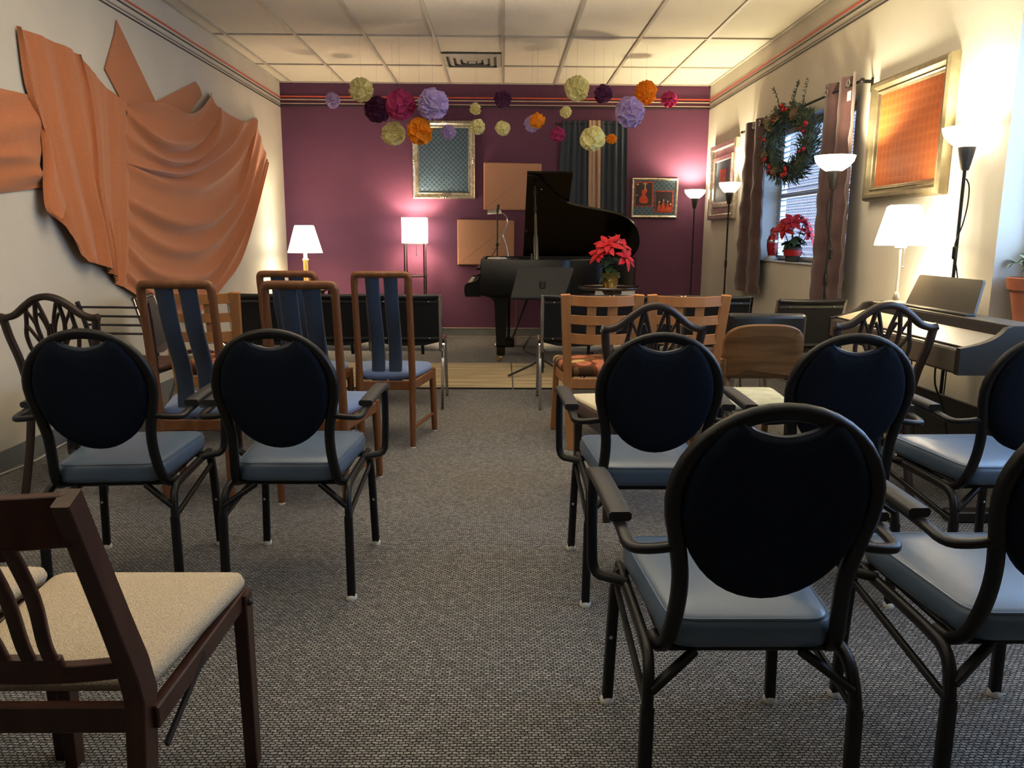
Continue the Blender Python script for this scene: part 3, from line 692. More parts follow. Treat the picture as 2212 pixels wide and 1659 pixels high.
# tissue-paper pompoms
POMC = {'lav': (.62, .50, .84), 'cream': (.92, .88, .48), 'plum': (.15, .042, .125), 'mag': (.56, .07, .22), 'org': (.95, .40, .03)}
PNAME = {'lav': 'lavender', 'cream': 'cream', 'plum': 'dark plum', 'mag': 'magenta', 'org': 'orange'}
for k, c in POMC.items():
    pm = mat('tissue_' + k, c, 0.8, nscale=9, col2=tuple(x * .85 for x in c), spec=.15)
    nt = pm.node_tree; b = nt.nodes['Principled BSDF']; b.inputs['Subsurface Weight'].default_value = 0.0
    tr = nt.nodes.new('ShaderNodeBsdfTranslucent'); tr.inputs['Color'].default_value = (*c, 1); mxs = nt.nodes.new('ShaderNodeMixShader'); mxs.inputs[0].default_value = .25
    out = nt.nodes['Material Output']; nt.links.new(b.outputs[0], mxs.inputs[1]); nt.links.new(tr.outputs[0], mxs.inputs[2]); nt.links.new(mxs.outputs[0], out.inputs['Surface'])
    M['pom_' + k] = pm
POMS = [(-1.719, 8.4, 2.554, 0.08, 'lav', 'smallish lavender tissue pompom, leftmost of the garland'), (-1.259, 7.4, 2.485, 0.112, 'cream', 'large cream tissue pompom overlapping the ceiling line above the plum one'),
        (-1.18, 7.8, 2.381, 0.127, 'plum', 'large dark plum tissue pompom tucked behind the magenta one'), (-0.903, 7.3, 2.346, 0.135, 'mag', 'large magenta tissue pompom between dark plum and lavender ones'),
        (-0.605, 7.2, 2.336, 0.141, 'lav', 'largest lavender tissue pompom, above the blue framed panel'), (-1.006, 7.6, 2.135, 0.116, 'cream', 'large cream tissue pompom hanging low left of the orange one'),
        (-0.731, 7.3, 2.12, 0.119, 'org', 'large orange tissue pompom over the corner of the blue framed panel'), (-0.515, 7.9, 2.193, 0.076, 'lav', 'small lavender tissue pompom in front of the blue framed panel'),
        (-0.26, 8.0, 2.423, 0.063, 'cream', 'tiny cream tissue pompom on the stripe line above the frame corner'), (-0.236, 7.8, 2.233, 0.075, 'cream', 'small cream tissue pompom at the right edge of the blue framed panel'),
        (0.005, 8.2, 2.543, 0.092, 'plum', 'dark plum tissue pompom alone on the stripes near the middle'), (0.006, 7.9, 2.231, 0.076, 'cream', 'small cream tissue pompom directly below the lone plum one'),
        (0.318, 7.5, 2.25, 0.076, 'org', 'small orange tissue pompom in front of a lavender one'), (0.281, 7.75, 2.251, 0.083, 'lav', 'small lavender tissue pompom half hidden behind an orange one'),
        (0.667, 7.4, 2.512, 0.112, 'cream', 'large cream tissue pompom overlapping the ceiling line over the curtain'), (0.941, 7.7, 2.522, 0.091, 'plum', 'dark plum tissue pompom right of the large cream one over the curtain'),
        (0.617, 8.0, 2.4, 0.061, 'cream', 'tiny cream tissue pompom above the left corner of the blue curtain'), (0.531, 7.8, 2.163, 0.079, 'mag', 'small magenta tissue pompom at the left edge of the blue curtain'),
        (0.819, 7.4, 2.079, 0.117, 'cream', 'large cream tissue pompom hanging low before the beige curtain strip'), (1.058, 7.9, 2.14, 0.054, 'org', 'tiny orange tissue pompom in front of the blue curtain'),
        (1.135, 7.3, 2.299, 0.136, 'lav', 'large lavender tissue pompom right of the blue curtain'), (1.322, 7.6, 2.516, 0.107, 'org', 'orange tissue pompom on the stripes above the large right-hand lavender one'),
        (1.643, 8.1, 2.544, 0.086, 'mag', 'magenta tissue pompom on the stripes, rightmost of the garland')]
import numpy as np, bmesh
def pom_mesh(r, seed):
    """Crumpled tissue: a ball whose surface is broken into cupped petals with standing, wavy rims."""
    rg = np.random.default_rng(seed); big = r > .1
    bm = bmesh.new(); bmesh.ops.create_icosphere(bm, subdivisions=6 if big else 5, radius=1.0)
    V = np.array([v.co[:] for v in bm.verts]); F = [tuple(v.index for v in f.verts) for f in bm.faces]; bm.free()
    n = 46 if big else 26
    c = rg.normal(size=(n, 3)); c /= np.linalg.norm(c, axis=1)[:, None]
    k = rg.normal(size=(6, 3)) * 4.2; ph = rg.uniform(0, 6.28, 6); ax = rg.normal(size=(6, 3))
    W = V + .10 * sum(np.sin(V @ k[i] + ph[i])[:, None] * ax[i][None, :] for i in range(6)) / 2.0
    W /= np.linalg.norm(W, axis=1)[:, None]
    D = np.sqrt(np.maximum(0, 2 - 2 * W @ c.T)); o = np.argsort(D, axis=1)
    a = np.arange(len(V)); d1 = D[a, o[:, 0]]; d2 = D[a, o[:, 1]]; e = d2 - d1
    lift = rg.uniform(.75, 1.12, n); pair = .5 * (lift[o[:, 0]] + lift[o[:, 1]])
    rim = np.exp(-(e / .085) ** 2)
    stripe = np.sin(9 * (V @ rg.normal(size=3)) + 7 * e)
    rad = .74 + .27 * rim * pair + .05 * np.exp(-((e - .22) / .06) ** 2) * stripe + .03 * stripe
    P = V * rad[:, None] * r * np.array([1, 1, rg.uniform(.93, 1.05)])
    m = MB(); m.v = [tuple(p) for p in P.tolist()]; m.f = F
    return m
for i, (x, y, z, r, k, lab) in enumerate(POMS):
    o = pom_mesh(r, i + 1).build('hanging_paper_pompom', M['pom_' + k], None, angle=60, loc=(x, y, z)); tag(o, lab, 'pompom', 'tissue paper pompoms under the ceiling')
    MB().tube([(0, 0, r * .7), (0, 0, H - z - .004)], .0005, 4).build('string', M['string'], o)

# ================================================================= CHAIRS (local frame: facing +Y, floor at z 0)
def mir(pts, s): return [(p[0] * s, p[1], p[2]) for p in pts]
# ---- round-back banquet armchair
def make_banquet(label):
    t = thing('banquet_armchair', label, 'chair', group='round-back banquet armchairs')
    # cushion
    ol = round_poly([(-.17, -.215), (.17, -.215), (.20, .235), (-.20, .235)], [.06, .06, .07, .07], 6)
    seat = cushion(ol, .398, .468, .022, .012).build('seat', M['blue_vinyl'], t, angle=60)
    pip = [(p[0], p[1], .462) for p in offset(ol, .008)]
    MB().tube(pip, .0032, 6, True).build('piping', M['blue_vinyl'], seat)
    MB().box((0, .01, .392), (.34, .40, .016), .004).build('seat_board', M['frame_black'], t)
    # back plane: y as a function of z
    def yb(z): return -.235 - .20 * (z - .50) if z > .50 else -.235
    def P(x, z, dy=0): return (x, yb(z) + dy, z)
    cz, rx, rz_ = .735, .184, .171
    arc = [P(rx * math.cos(R(a)), cz + rz_ * math.sin(R(a))) for a in range(180, -1, -9)]
    left = cr([(-.178, -.12, .385), (-.172, -.17, .388), (-.166, -.212, .43), (-.158, -.235, .50), P(-.157, .57), P(-.168, .64), P(-.181, .70)], 4)
    right = [(-p.x, p.y, p.z) for p in reversed(left)]
    path = [tuple(p) for p in left] + arc + right
    MB().rect(path, .026, .030, up=(0, 1, 0), fixed_up=False, r=.5).build('back_frame', M['frame_black'], t, angle=50)
    # padded oval with a smile-shaped hand hole along its top
    lo = [(.168 * math.cos(R(a)), .725 + .198 * math.sin(R(a))) for a in range(118, 423, 8)]       # left-top, round the bottom, to right-top
    lo = [p for p in lo if abs(p[0]) > .082 or p[1] < .7]
    smile = [(.078, .886), (.062, .868), (.036, .855), (0, .851), (-.036, .855), (-.062, .868), (-.078, .886)]
    ol2 = lo + smile
    def ring(ins, dy):
        q = offset(ol2, ins) if ins else ol2
        return [(p[0], yb(p[1]) + dy, p[1]) for p in q]
    def face(s_, dy): return [(p[0] * s_, yb(.7 + (p[1] - .7) * s_) + dy, .7 + (p[1] - .7) * s_) for p in offset(ol2, .02)]
    MB().rings([face(.3, -.031), face(.7, -.029), ring(.02, -.025), ring(.006, -.018), ring(0, -.008), ring(0, .012), ring(.008, .028), ring(.02, .036), face(.7, .042), face(.3, .045)]).build('back_pad', M['navy'], t, angle=70)
    MB().tube(cr([P(.080, .888, -.004), P(.056, .866, -.006), P(0, .853, -.006), P(-.056, .866, -.006), P(-.080, .888, -.004)], 5), .0095, 8, scale=None).build('handle_roll', M['navy_vinyl'], t)
    for s in (-1, 1):
        arm = chaikin(mir([(.160, -.262, .640), (.215, -.262, .632), (.256, -.245, .628), (.256, -.17, .636), (.263, -.03, .645), (.270, .10, .650), (.274, .165, .648), (.276, .168, .60), (.275, .165, .47), (.273, .150, .40), (.225, .125, .398), (.195, .115, .392)], s), 2)
        a = MB().rect(arm, .024, .016, up=(0, 0, 1), r=.5).build('arm', M['frame_black'], t, angle=50)
        pad = chaikin(mir([(.258, -.15, .654), (.262, -.05, .659), (.267, .05, .663), (.270, .135, .662), (.272, .165, .652)], s), 2)
        MB().rect(pad, .046, .020, up=(0, 0, 1), r=.5).build('arm_pad', M['arm_pad'], a, angle=50)
        rail = chaikin(mir([(.196, .235, .383), (.196, .10, .383), (.197, -.12, .383), (.200, -.205, .378), (.206, -.235, .31), (.207, -.237, .25)], s), 2)
        MB().rect(rail, .022, .026, r=.5, up=(0, 0, 1)).build('side_rail', M['frame_black'], t, angle=50)
        rl = MB().rect(mir([(.2065, -.236, .29), (.209, -.240, .012)], s), .026, .026, up=(0, 1, 0), r=.3).build('leg', M['frame_black'], t, angle=50)
        MB().lathe([(.006, .018), (.015, .016), (.019, .008), (.018, 0)], (.209 * s, -.240, 0), 12).build('glide', M['glide'], rl)
        fl = MB().rect(chaikin(mir([(.197, .18, .383), (.2, .228, .372), (.206, .236, .30), (.215, .242, .012)], s), 1), .026, .026, up=(0, 1, 0), r=.3).build('leg', M['frame_black'], t, angle=50)
        MB().lathe([(.006, .018), (.015, .016), (.019, .008), (.018, 0)], (.215 * s, .242, 0), 12).build('glide', M['glide'], fl)
        MB().ball((.212 * s, .228, .19), .006, 6).build('screw', M['nickel'], fl)
        MB().bar((.206 * s, -.236, .285), (.203 * s, .225, .335), .012, .020, .003).build('stretcher', M['frame_black'], t)
        MB().bar((.202 * s, -.236, .325), (.105 * s, -.19, .388), .020, .016, .003).build('corner_brace', M['frame_black'], t)
    MB().bar((-.2, .225, .375), (.2, .225, .375), .02, .02, .003).build('front_rail', M['frame_black'], t)
    return t
bq = make_banquet('round-back blue banquet armchair in the row left of the aisle, beside the left wall chairs')
bq.location = (-1.30, 2.70, 0); bq.rotation_euler.z = R(5)
bq['label'] = 'round-back blue banquet armchair farthest left, behind the leftmost tall teak chair'
G_ = 'round-back banquet armchairs'
dup(bq, (-.71, 2.72, 0), 0, 'round-back blue banquet armchair on the left edge of the aisle, behind the tall teak chairs')
dup(bq, (.49, 2.67, 0), 0, 'round-back blue banquet armchair on the right edge of the aisle, behind a shield-back chair')
dup(bq, (.496, 1.64, 0), 0, 'nearest round-back blue banquet armchair, big dark oval back seen whole in the front')
dup(bq, (1.085, 2.665, 0), -1, 'round-back blue banquet armchair behind the plywood-backed chair, its seat hidden')
dup(bq, (1.69, 2.69, 0), 2, 'round-back blue banquet armchair at the right picture edge beside the digital piano')
dup(bq, (1.11, 1.665, 0), 0, 'round-back blue banquet armchair cut by the right picture edge, in the nearest row')

# ---- tall teak dining chair with two upholstered straps
def make_teak(label, strap):
    t = thing('tall_dining_chair', label, 'chair', group='tall teak chairs with blue straps')
    def py(z): return -.205 if z < .42 else -.205 - .098 * ((z - .42) / .58)
    def px(z): return .146 + .003 * min(1, z / .4)
    for s in (-1, 1):
        pts = [(s * px(z), py(z), z) for z in (0.008, .2, .4, .55, .7, .85, .955)]
        lg = MB().tube(pts, .019, 12, up=(0, 1, 0), scale=[.85, .95, 1.05, 1.05, 1, .95, .92]).build('back_post', M['teak'], t)
        MB().lathe([(.013, .008), (.016, .006), (.016, 0)], (s * px(0), -.205, 0), 12).build('glide', M['glide'], lg)
        fp = MB().tube([(s * .226, .195, .40), (s * .232, .203, .2), (s * .236, .206, .008)], .02, 12, up=(0, 1, 0), scale=[1.05, 1, .85]).build('leg', M['teak'], t)
        MB().lathe([(.013, .008), (.016, .006), (.016, 0)], (s * .236, .206, 0), 12).build('glide', M['glide'], fp)
        MB().tube([(s * .1475, -.205, .115), (s * .229, .203, .115)], .0105, 8).build('stretcher', M['teak'], t)
        MB().bar((s * .150, -.205, .367), (s * .226, .195, .367), .022, .056, .006).build('side_rail', M['teak'], t)
    # top rail: rounded bar with turned-down ends
    z0 = .95; yy = py(.99)
    rail = cr([(-.148, py(.935), .935), (-.148, py(.965), .968), (-.143, yy - .002, .988), (-.122, yy - .004, .9965), (0, yy - .012, .997), (.122, yy - .004, .9965), (.143, yy - .002, .988), (.148, py(.965), .968), (.148, py(.935), .935)], 5)
    MB().tube(rail, .0195, 12, up=(0, 1, 0)).build('top_rail', M['teak'], t)
    rl = cr([(-.15, -.205, .367), (-.07, -.183, .363), (0, -.178, .361), (.07, -.183, .363), (.15, -.205, .367)], 4)
    MB().rect(rl, .022, .052, r=.4).build('rear_rail', M['teak'], t)
    MB().bar((-.226, .198, .367), (.226, .198, .367), .022, .056, .006).build('front_rail', M['teak'], t)
    ol = round_poly([(-.15, -.185), (.15, -.185), (.238, .16), (.20, .235), (-.20, .235), (-.238, .16)], [.03, .03, .09, .10, .10, .09], 6)
    cushion(ol, .392, .442, .022, .014).build('seat', M['blue_wool'], t, angle=60)
    for s in (-1, 1):
        pr = cr([(s * .050, yy - .006, .985), (s * .050, yy + .012, .93), (s * .050, yy + .05, .80), (s * .0495, -.175, .64), (s * .049, -.150, .53), (s * .0485, -.158, .44), (s * .048, -.172, .362)], 5)
        MB().rect(pr, .076, .024, up=(0, 1, 0), r=.7).build('back_strap', strap, t, angle=60)
    return t
tk = make_teak('tall teak dining chair', M['blue_strap'])
tk.location = (-1.37, 3.645, 0); tk['label'] = 'tall teak dining chair with two dark blue straps, leftmost of its kind'
dup(tk, (-.852, 3.645, 0), 0, 'tall teak dining chair with blue straps seen right behind the aisle-side left banquet chair')
dup(tk, (-1.165, 4.62, 0), 0, 'tall teak dining chair mostly hidden behind another, only its top rail showing')
dup(tk, (-.655, 4.62, 0), 0, 'tall teak dining chair with blue straps standing clear by the aisle, side stretcher visible')

# ---- blond lattice-back chair
def make_lattice(label):
    t = thing('lattice_back_chair', label, 'chair', group='blond lattice-back chairs')
    def py(z): return -.225 - .10 * max(0, (z - .40) / .5)
    def px(z): return .150 + .052 * (z / .9)
    for s in (-1, 1):
        pts = [(s * px(z) * 1.0, py(z) - (.02 if z < .05 else 0), z) for z in (0, .2, .42, .6, .75, .895)]
        MB().rect(pts, .044, .026, up=(0, 1, 0), r=.2, scale=[.8, .95, 1.05, 1.1, 1.15, 1.2]).build('back_post', M['blond'], t, angle=30)
        MB().rect(cr([(s * .208, .225, .42), (s * .212, .235, .2), (s * .222, .255, 0)], 4), .036, .036, up=(0, 1, 0), r=.2, scale=[1.1] + [1.0] * 7 + [.75]).build('leg', M['blond'], t, angle=30)
        MB().bar((s * .165, -.225, .385), (s * .205, .225, .385), .02, .062, .004).build('side_rail', M['blond'], t)
    def hr(z, h, name='cross_rail'):
        x = px(z) - .012; y = py(z)
        MB().rect(cr([(-x, y, z), (-x * .5, y - .026, z - .004), (0, y - .034, z - .005), (x * .5, y - .026, z - .004), (x, y, z)], 4), .016, h, r=.2).build(name, M['blond'], t, angle=30)
    hr(.864, .056, 'top_rail'); hr(.758, .050); hr(.650, .056)
    for x in (-.058, .058): MB().rect([(x, py(z) - .030 + .004, z) for z in (.64, .75, .86)], .050, .010, up=(0, 1, 0), r=.2).build('slat', M['blond'], t, angle=30)
    MB().bar((-.165, -.225, .385), (.165, -.225, .385), .02, .062, .004).build('rear_rail', M['blond'], t)
    MB().bar((-.205, .23, .385), (.205, .23, .385), .02, .062, .004).build('front_rail', M['blond'], t)
    ol = round_poly([(-.175, -.215), (.175, -.215), (.235, .25), (-.235, .25)], .05, 5)
    cushion(ol, .418, .482, .026, .018).build('seat', M['circles'], t, angle=60)
    return t
la = make_lattice('blond')
la.location = (.55, 4.62, 0); la['label'] = 'blond lattice-back chair on the aisle with a circle-print seat in full view'
dup(la, (1.03, 4.62, 0), -1, 'blond lattice-back chair second from the aisle, right of the shield-back chair')
dup(la, (-1.66, 4.66, 0), 0, 'blond lattice-back chair on the left, seen between the straps of a tall teak chair')

# ---- black vinyl and chrome stacking armchair
def make_stacker(label, lab=None):
    t = thing('chrome_stacking_chair', label, 'chair', group='black vinyl and chrome chairs across the stage row')
    W_ = .220
    def py(z): return -.255 - .10 * ((z - .42) / .4)
    for s in (-1, 1):
        up = chaikin([(s * .215, .20, .405), (s * .215, -.20, .41), (s * (W_ + .004), -.26, .43), (s * (W_ + .006), py(.60), .60), (s * (W_ + .006), py(.815), .815)], 2)
        MB().rect(up, .018, .024, up=(0, 1, 0), r=.5).build('back_upright', M['chrome'], t)
        lg = chaikin([(s * .230, -.235, .004), (s * .229, -.10, .46), (s * .229, -.04, .478), (s * .229, .04, .478), (s * .229, .10, .46), (s * .230, .255, .004)], 2)
        l = MB().rect(lg, .012, .022, up=(1, 0, 0), r=.4).build('leg', M['chrome'], t)
        MB().rect(cr([(s * .229, -.10, .475), (s * .229, -.03, .492), (s * .229, .04, .492), (s * .229, .11, .475)], 3), .026, .016, r=.5).build('arm_cap', M['burgundy'], l)
        MB().box((s * .230, -.236, .004), (.018, .026, .008), .002).box((s * .230, .256, .004), (.018, .026, .008), .002).build('foot_tip', M['lamp_black'], l)
        for y in (-.10, .10): MB().bar((s * .230, y, .40), (s * .20, y, .40), .02, .012).build('side_bracket', M['chrome'], t)
    def panel(x): return [(p[0], py(p[1]) + x, p[1]) for p in round_poly([(-W_, .485), (W_, .485), (W_, .80), (-W_, .80)], .02, 3)]
    MB().rings([panel(-.006), panel(.012)]).build('back_panel', M['black_vinyl'], t, angle=30)
    low = [(-W_ + .01, py(.47), .488)]; 
    MB().rings([[(p[0], py(p[1]) - .006, p[1]) for p in [(-W_ + .004, .486), (-.12, .462), (0, .455), (.12, .462), (W_ - .004, .486)] + [(W_ - .004, .50), (-W_ + .004, .50)]], [(p[0], py(p[1]) + .014, p[1]) for p in [(-W_ + .004, .486), (-.12, .462), (0, .455), (.12, .462), (W_ - .004, .486)] + [(W_ - .004, .50), (-W_ + .004, .50)]]]).build('panel_wrap', M['black_vinyl_sheen'], t, angle=30)
    MB().tube([(-W_, py(.81), .808), (-W_ * .5, py(.81) - .008, .804), (0, py(.81) - .010, .803), (W_ * .5, py(.81) - .008, .804), (W_, py(.81), .808)], .015, 10).build('top_roll', M['black_vinyl_sheen'], t)
    for z in (.768, .512):
        st = MB().box((0, py(z) - .009, z), (2 * W_, .005, .016), .001).build('metal_strip', M['dull_chrome'], t)
        for x in (-.15, .15): MB().ball((x, py(z) - .013, z), .006, 6).build('rivet', M['chrome'], st)
    MB().bar((.1, -.25, .40), (.1, py(.49) - .004, .47), .02, .02).build('back_support', M['frame_black'], t)
    ol = round_poly([(-.215, -.22), (.215, -.22), (.22, .235), (-.22, .235)], .05, 5)
    cushion(ol, .412, .455, .018, .01).build('seat', M['white_seat'], t, angle=60)
    return t
st = make_stacker('x')
st.location = (-.645, 5.68, 0); st['label'] = 'black-backed chrome chair at the aisle end of the left stage row, chrome leg in view'
dup(st, (-1.13, 5.68, 0), 0, 'black-backed chrome chair in the middle of the left stage row, behind tall teak chairs')
dup(st, (-1.615, 5.68, 0), 0, 'black-backed chrome chair at the left end of the left stage row, behind the lattice chair')
dup(st, (-1.95, 5.15, 0), -80, 'black-backed chrome chair near the left wall seen edge-on, turned toward the aisle')
dup(st, (.505, 5.68, 0), 0, 'black-backed chrome chair at the aisle end of the right stage row, beside the music stand')
dup(st, (.988, 5.68, 0), 0, 'black-backed chrome chair in the middle of the right stage row, behind two lattice backs')
dup(st, (1.471, 5.68, 0), 0, 'black-backed chrome chair of the right stage row, its right half clear of the lattice chair')
dup(st, (1.97, 5.42, 0), 6, 'black-backed chrome chair nearest the right wall, under the lit mauve curtain')

# ---- padded vinyl chair on silver legs
t = thing('padded_vinyl_chair', 'plain black padded vinyl chair with silver legs behind the plywood-backed chair', 'chair', (1.50, 4.68, 0), 0)
ol = round_poly([(-.228, .46), (.228, .46), (.222, .785), (-.222, .785)], [.03, .03, .025, .025], 4)
def vy(z): return -.25 - .12 * (z - .46)
def vr(i, d): return [(p[0], vy(p[1]) + d - .05 * math.cos(p[0] * 5.5) + .05, p[1]) for p in (offset(ol, i) if i else ol)]
MB().rings([vr(.03, -.028), vr(.012, -.022), vr(0, -.01), vr(0, .02), vr(.012, .03), vr(.03, .036)]).build('backrest', M['black_vinyl_sheen'], t, angle=60)
cushion(round_poly([(-.21, -.21), (.21, -.21), (.22, .23), (-.22, .23)], .05, 5), .40, .46, .02, .01).build('seat', M['black_vinyl'], t, angle=60)
for s in (-1, 1):
    MB().tube(chaikin([(s * .185, -.235, .0), (s * .17, -.24, .40), (s * .17, -.255, .60)], 1), .014, 10, up=(0, 1, 0)).build('leg', M['nickel'], t)
    MB().tube(chaikin([(s * .16, .20, .40), (s * .175, .21, .30), (s * .19, .225, 0)], 1), .014, 10, up=(0, 1, 0)).build('leg', M['nickel'], t)
    MB().tube([(s * .17, -.235, .39), (s * .165, .20, .39)], .011, 8).build('side_rail', M['nickel'], t)

# ---- bent plywood back chair with print seat
t = thing('plywood_back_chair', 'warm brown plywood-backed chair with a pale sage print seat', 'chair', (1.195, 3.80, 0), 0)
ol = round_poly([(-.168, .565), (.168, .565), (.188, .70), (.178, .785), (.10, .822), (-.10, .822), (-.178, .785), (-.188, .70)], [.01, .01, .05, .06, .07, .07, .06, .05], 5)
def wy(x, z): return -.23 - .14 * (z - .45) + .10 * abs(x / .19) ** 2.2 * .35 - .012
def wr_(i, d): return [(p[0], wy(p[0], p[1]) + d, p[1] + (0.012 * (1 - (p[0] / .17) ** 2) if p[1] < .58 else 0)) for p in (offset(ol, i) if i else ol)]
MB().rings([wr_(.05, -.013), wr_(.006, -.012), wr_(0, -.006), wr_(0, .006), wr_(.006, .012), wr_(.05, .013)]).build('backrest', M['ply'], t, angle=40)
for s in (-1, 1):
    MB().rect(cr([(s * .185, -.27, 0), (s * .172, -.235, .25), (s * .163, -.222, .45), (s * .168, -.232, .565), (s * .178, -.25, .66)], 4), .030, .026, up=(0, 1, 0), r=.5).build('back_post', M['ply'], t, angle=50)
    MB().rect([(s * .185, .20, .40), (s * .195, .215, 0)], .034, .034, up=(0, 1, 0), r=.4, scale=[1, .7]).build('leg', M['ply'], t)
    MB().bar((s * .165, -.225, .375), (s * .185, .20, .375), .02, .05, .004).build('side_rail', M['ply'], t)
MB().bar((-.16, -.225, .375), (.16, -.225, .375), .02, .05, .004).build('rear_rail', M['ply'], t)
MB().bar((-.185, .2, .375), (.185, .2, .375), .02, .05, .004).build('front_rail', M['ply'], t)
cushion(round_poly([(-.19, -.20), (.19, -.20), (.225, .235), (-.225, .235)], .05, 5), .40, .438, .016, .012).build('seat', M['sage'], t, angle=60)

# ---- shield-back dining chair
def make_shield(label):
    t = thing('shield_back_chair', label, 'chair', group='dark shield-back dining chairs')
    def py(z): return -.22 - .16 * max(0, z - .44)
    def P(x, z, d=0): return (x, py(z) + d, z)
    crest = cr([P(-.222, .833), P(-.195, .828), P(-.150, .842), P(-.095, .885), P(-.05, .914), P(0, .925), P(.05, .914), P(.095, .885), P(.150, .842), P(.195, .828), P(.222, .833)], 5)
    MB().rect(crest, .030, .036, up=(0, 1, 0), r=.5).build('crest_rail', M['dark_wood'], t, angle=60)
    for s in (-1, 1):
        po = cr(mir([(.185, -.30, .0), (.172, -.245, .22), (.162, -.222, .42), P(.160, .50), P(.172, .62), P(.198, .74), P(.210, .832)], s), 5)
        MB().rect(po, .032, .028, up=(0, 1, 0), r=.4).build('back_post', M['dark_wood'], t, angle=50)
        MB().rect([(s * .205, .205, .42), (s * .205, .21, 0)], .042, .042, up=(0, 1, 0), r=.2, scale=[1, .6]).build('leg', M['dark_wood'], t, angle=40)
        MB().bar((s * .165, -.21, .375), (s * .20, .2, .375), .022, .06, .004).build('side_rail', M['dark_wood'], t)
    MB().bar((-.165, -.218, .375), (.165, -.218, .375), .022, .06, .004).build('rear_rail', M['dark_wood'], t)
    m = MB(); k = dict(up=(0, 1, 0), r=.5)
    for s in (-1, 1):
        m.rect(cr(mir([P(.006, .50), P(.05, .575), P(.10, .66), P(.118, .74), P(.108, .80), P(.098, .872)], s), 5), .016, .018, **k)
        m.rect(cr(mir([P(.004, .52), P(.022, .62), P(.05, .72), P(.064, .80), P(.058, .86), P(.050, .905)], s), 5), .017, .018, **k)
        m.rect(cr(mir([P(.112, .80), P(.085, .755), P(.055, .70), P(.024, .63)], s), 5), .012, .016, **k)
        m.rect(cr(mir([P(.0, .66), P(.016, .73), P(.014, .80), P(.036, .88), P(.046, .905)], s), 5), .014, .016, **k)
        m.rect(cr(mir([P(.064, .79), P(.085, .835), P(.10, .865)], s), 5), .010, .014, **k)
        m.rect(cr(mir([P(.046, .85), P(.024, .80), P(.01, .74)], s), 5), .011, .014, **k)
    m.rect([P(0, .42), P(0, .54)], .05, .016, **k)
    m.rect(cr([P(0, .54), P(0, .68), P(0, .80)], 3), .014, .016, **k)
    m.build('pierced_splat', M['dark_wood'], t, angle=60)
    ol = round_poly([(-.185, -.205), (.185, -.205), (.255, .225), (-.255, .225)], [.02, .02, .05, .05], 5)
    cushion(ol, .385, .446, .012, .0).build('seat_border', M['brown_side'], t, angle=50)
    cushion(offset(ol, .006), .436, .462, .012, .014).build('seat', M['cream_seat'], t, angle=60)
    return t
sh = make_shield('x')
sh.location = (-2.055, 3.88, 0); sh.rotation_euler.z = 0; sh['label'] = 'dark shield-back dining chair against the left wall, pierced splat seen over a banquet chair'
dup(sh, (.60, 3.53, 0), 7, 'dark shield-back dining chair by the aisle on the right, in front of the lattice chairs')
dup(sh, (1.655, 3.64, 0), 0, 'dark shield-back dining chair in front of the digital piano keyboard')

# ---- metal slat-back chair
t = thing('metal_slat_chair', 'black metal chair with four thin back bars and brown seat by the left wall', 'chair', (-2.125, 4.66, 0), -4)
for s in (-1, 1):
    MB().tube(cr([(s * .17, -.21, 0), (s * .175, -.20, .43), (s * .185, -.235, .66), (s * .198, -.29, .835)], 4), .013, 10, up=(0, 1, 0)).build('back_post', M['slat_black'], t)
    MB().tube([(s * .17, .18, .43), (s * .185, .21, 0)], .012, 10, up=(0, 1, 0)).build('leg', M['slat_black'], t)
    MB().tube([(s * .17, .18, .42), (s * .12, .10, .30), (s * .178, .20, .30)], .004, 6).build('wire_brace', M['slat_black'], t)
    MB().bar((s * .175, -.2, .428), (s * .17, .19, .428), .014, .014).build('side_rail', M['slat_black'], t)
for z, w_ in ((.806, .193), (.755, .190), (.705, .187), (.655, .184)):
    y = -.235 - .055 * (z - .66) / .175
    MB().tube(cr([(-w_, y, z), (-w_ * .5, y - .02, z + .002), (0, y - .026, z + .003), (w_ * .5, y - .02, z + .002), (w_, y, z)], 4), .0065, 8).build('back_bar', M['slat_black'], t)
cushion(round_poly([(-.19, -.19), (.19, -.19), (.20, .20), (-.20, .20)], .04, 5), .432, .468, .012, .006).build('seat', M['brown_vinyl'], t, angle=60)

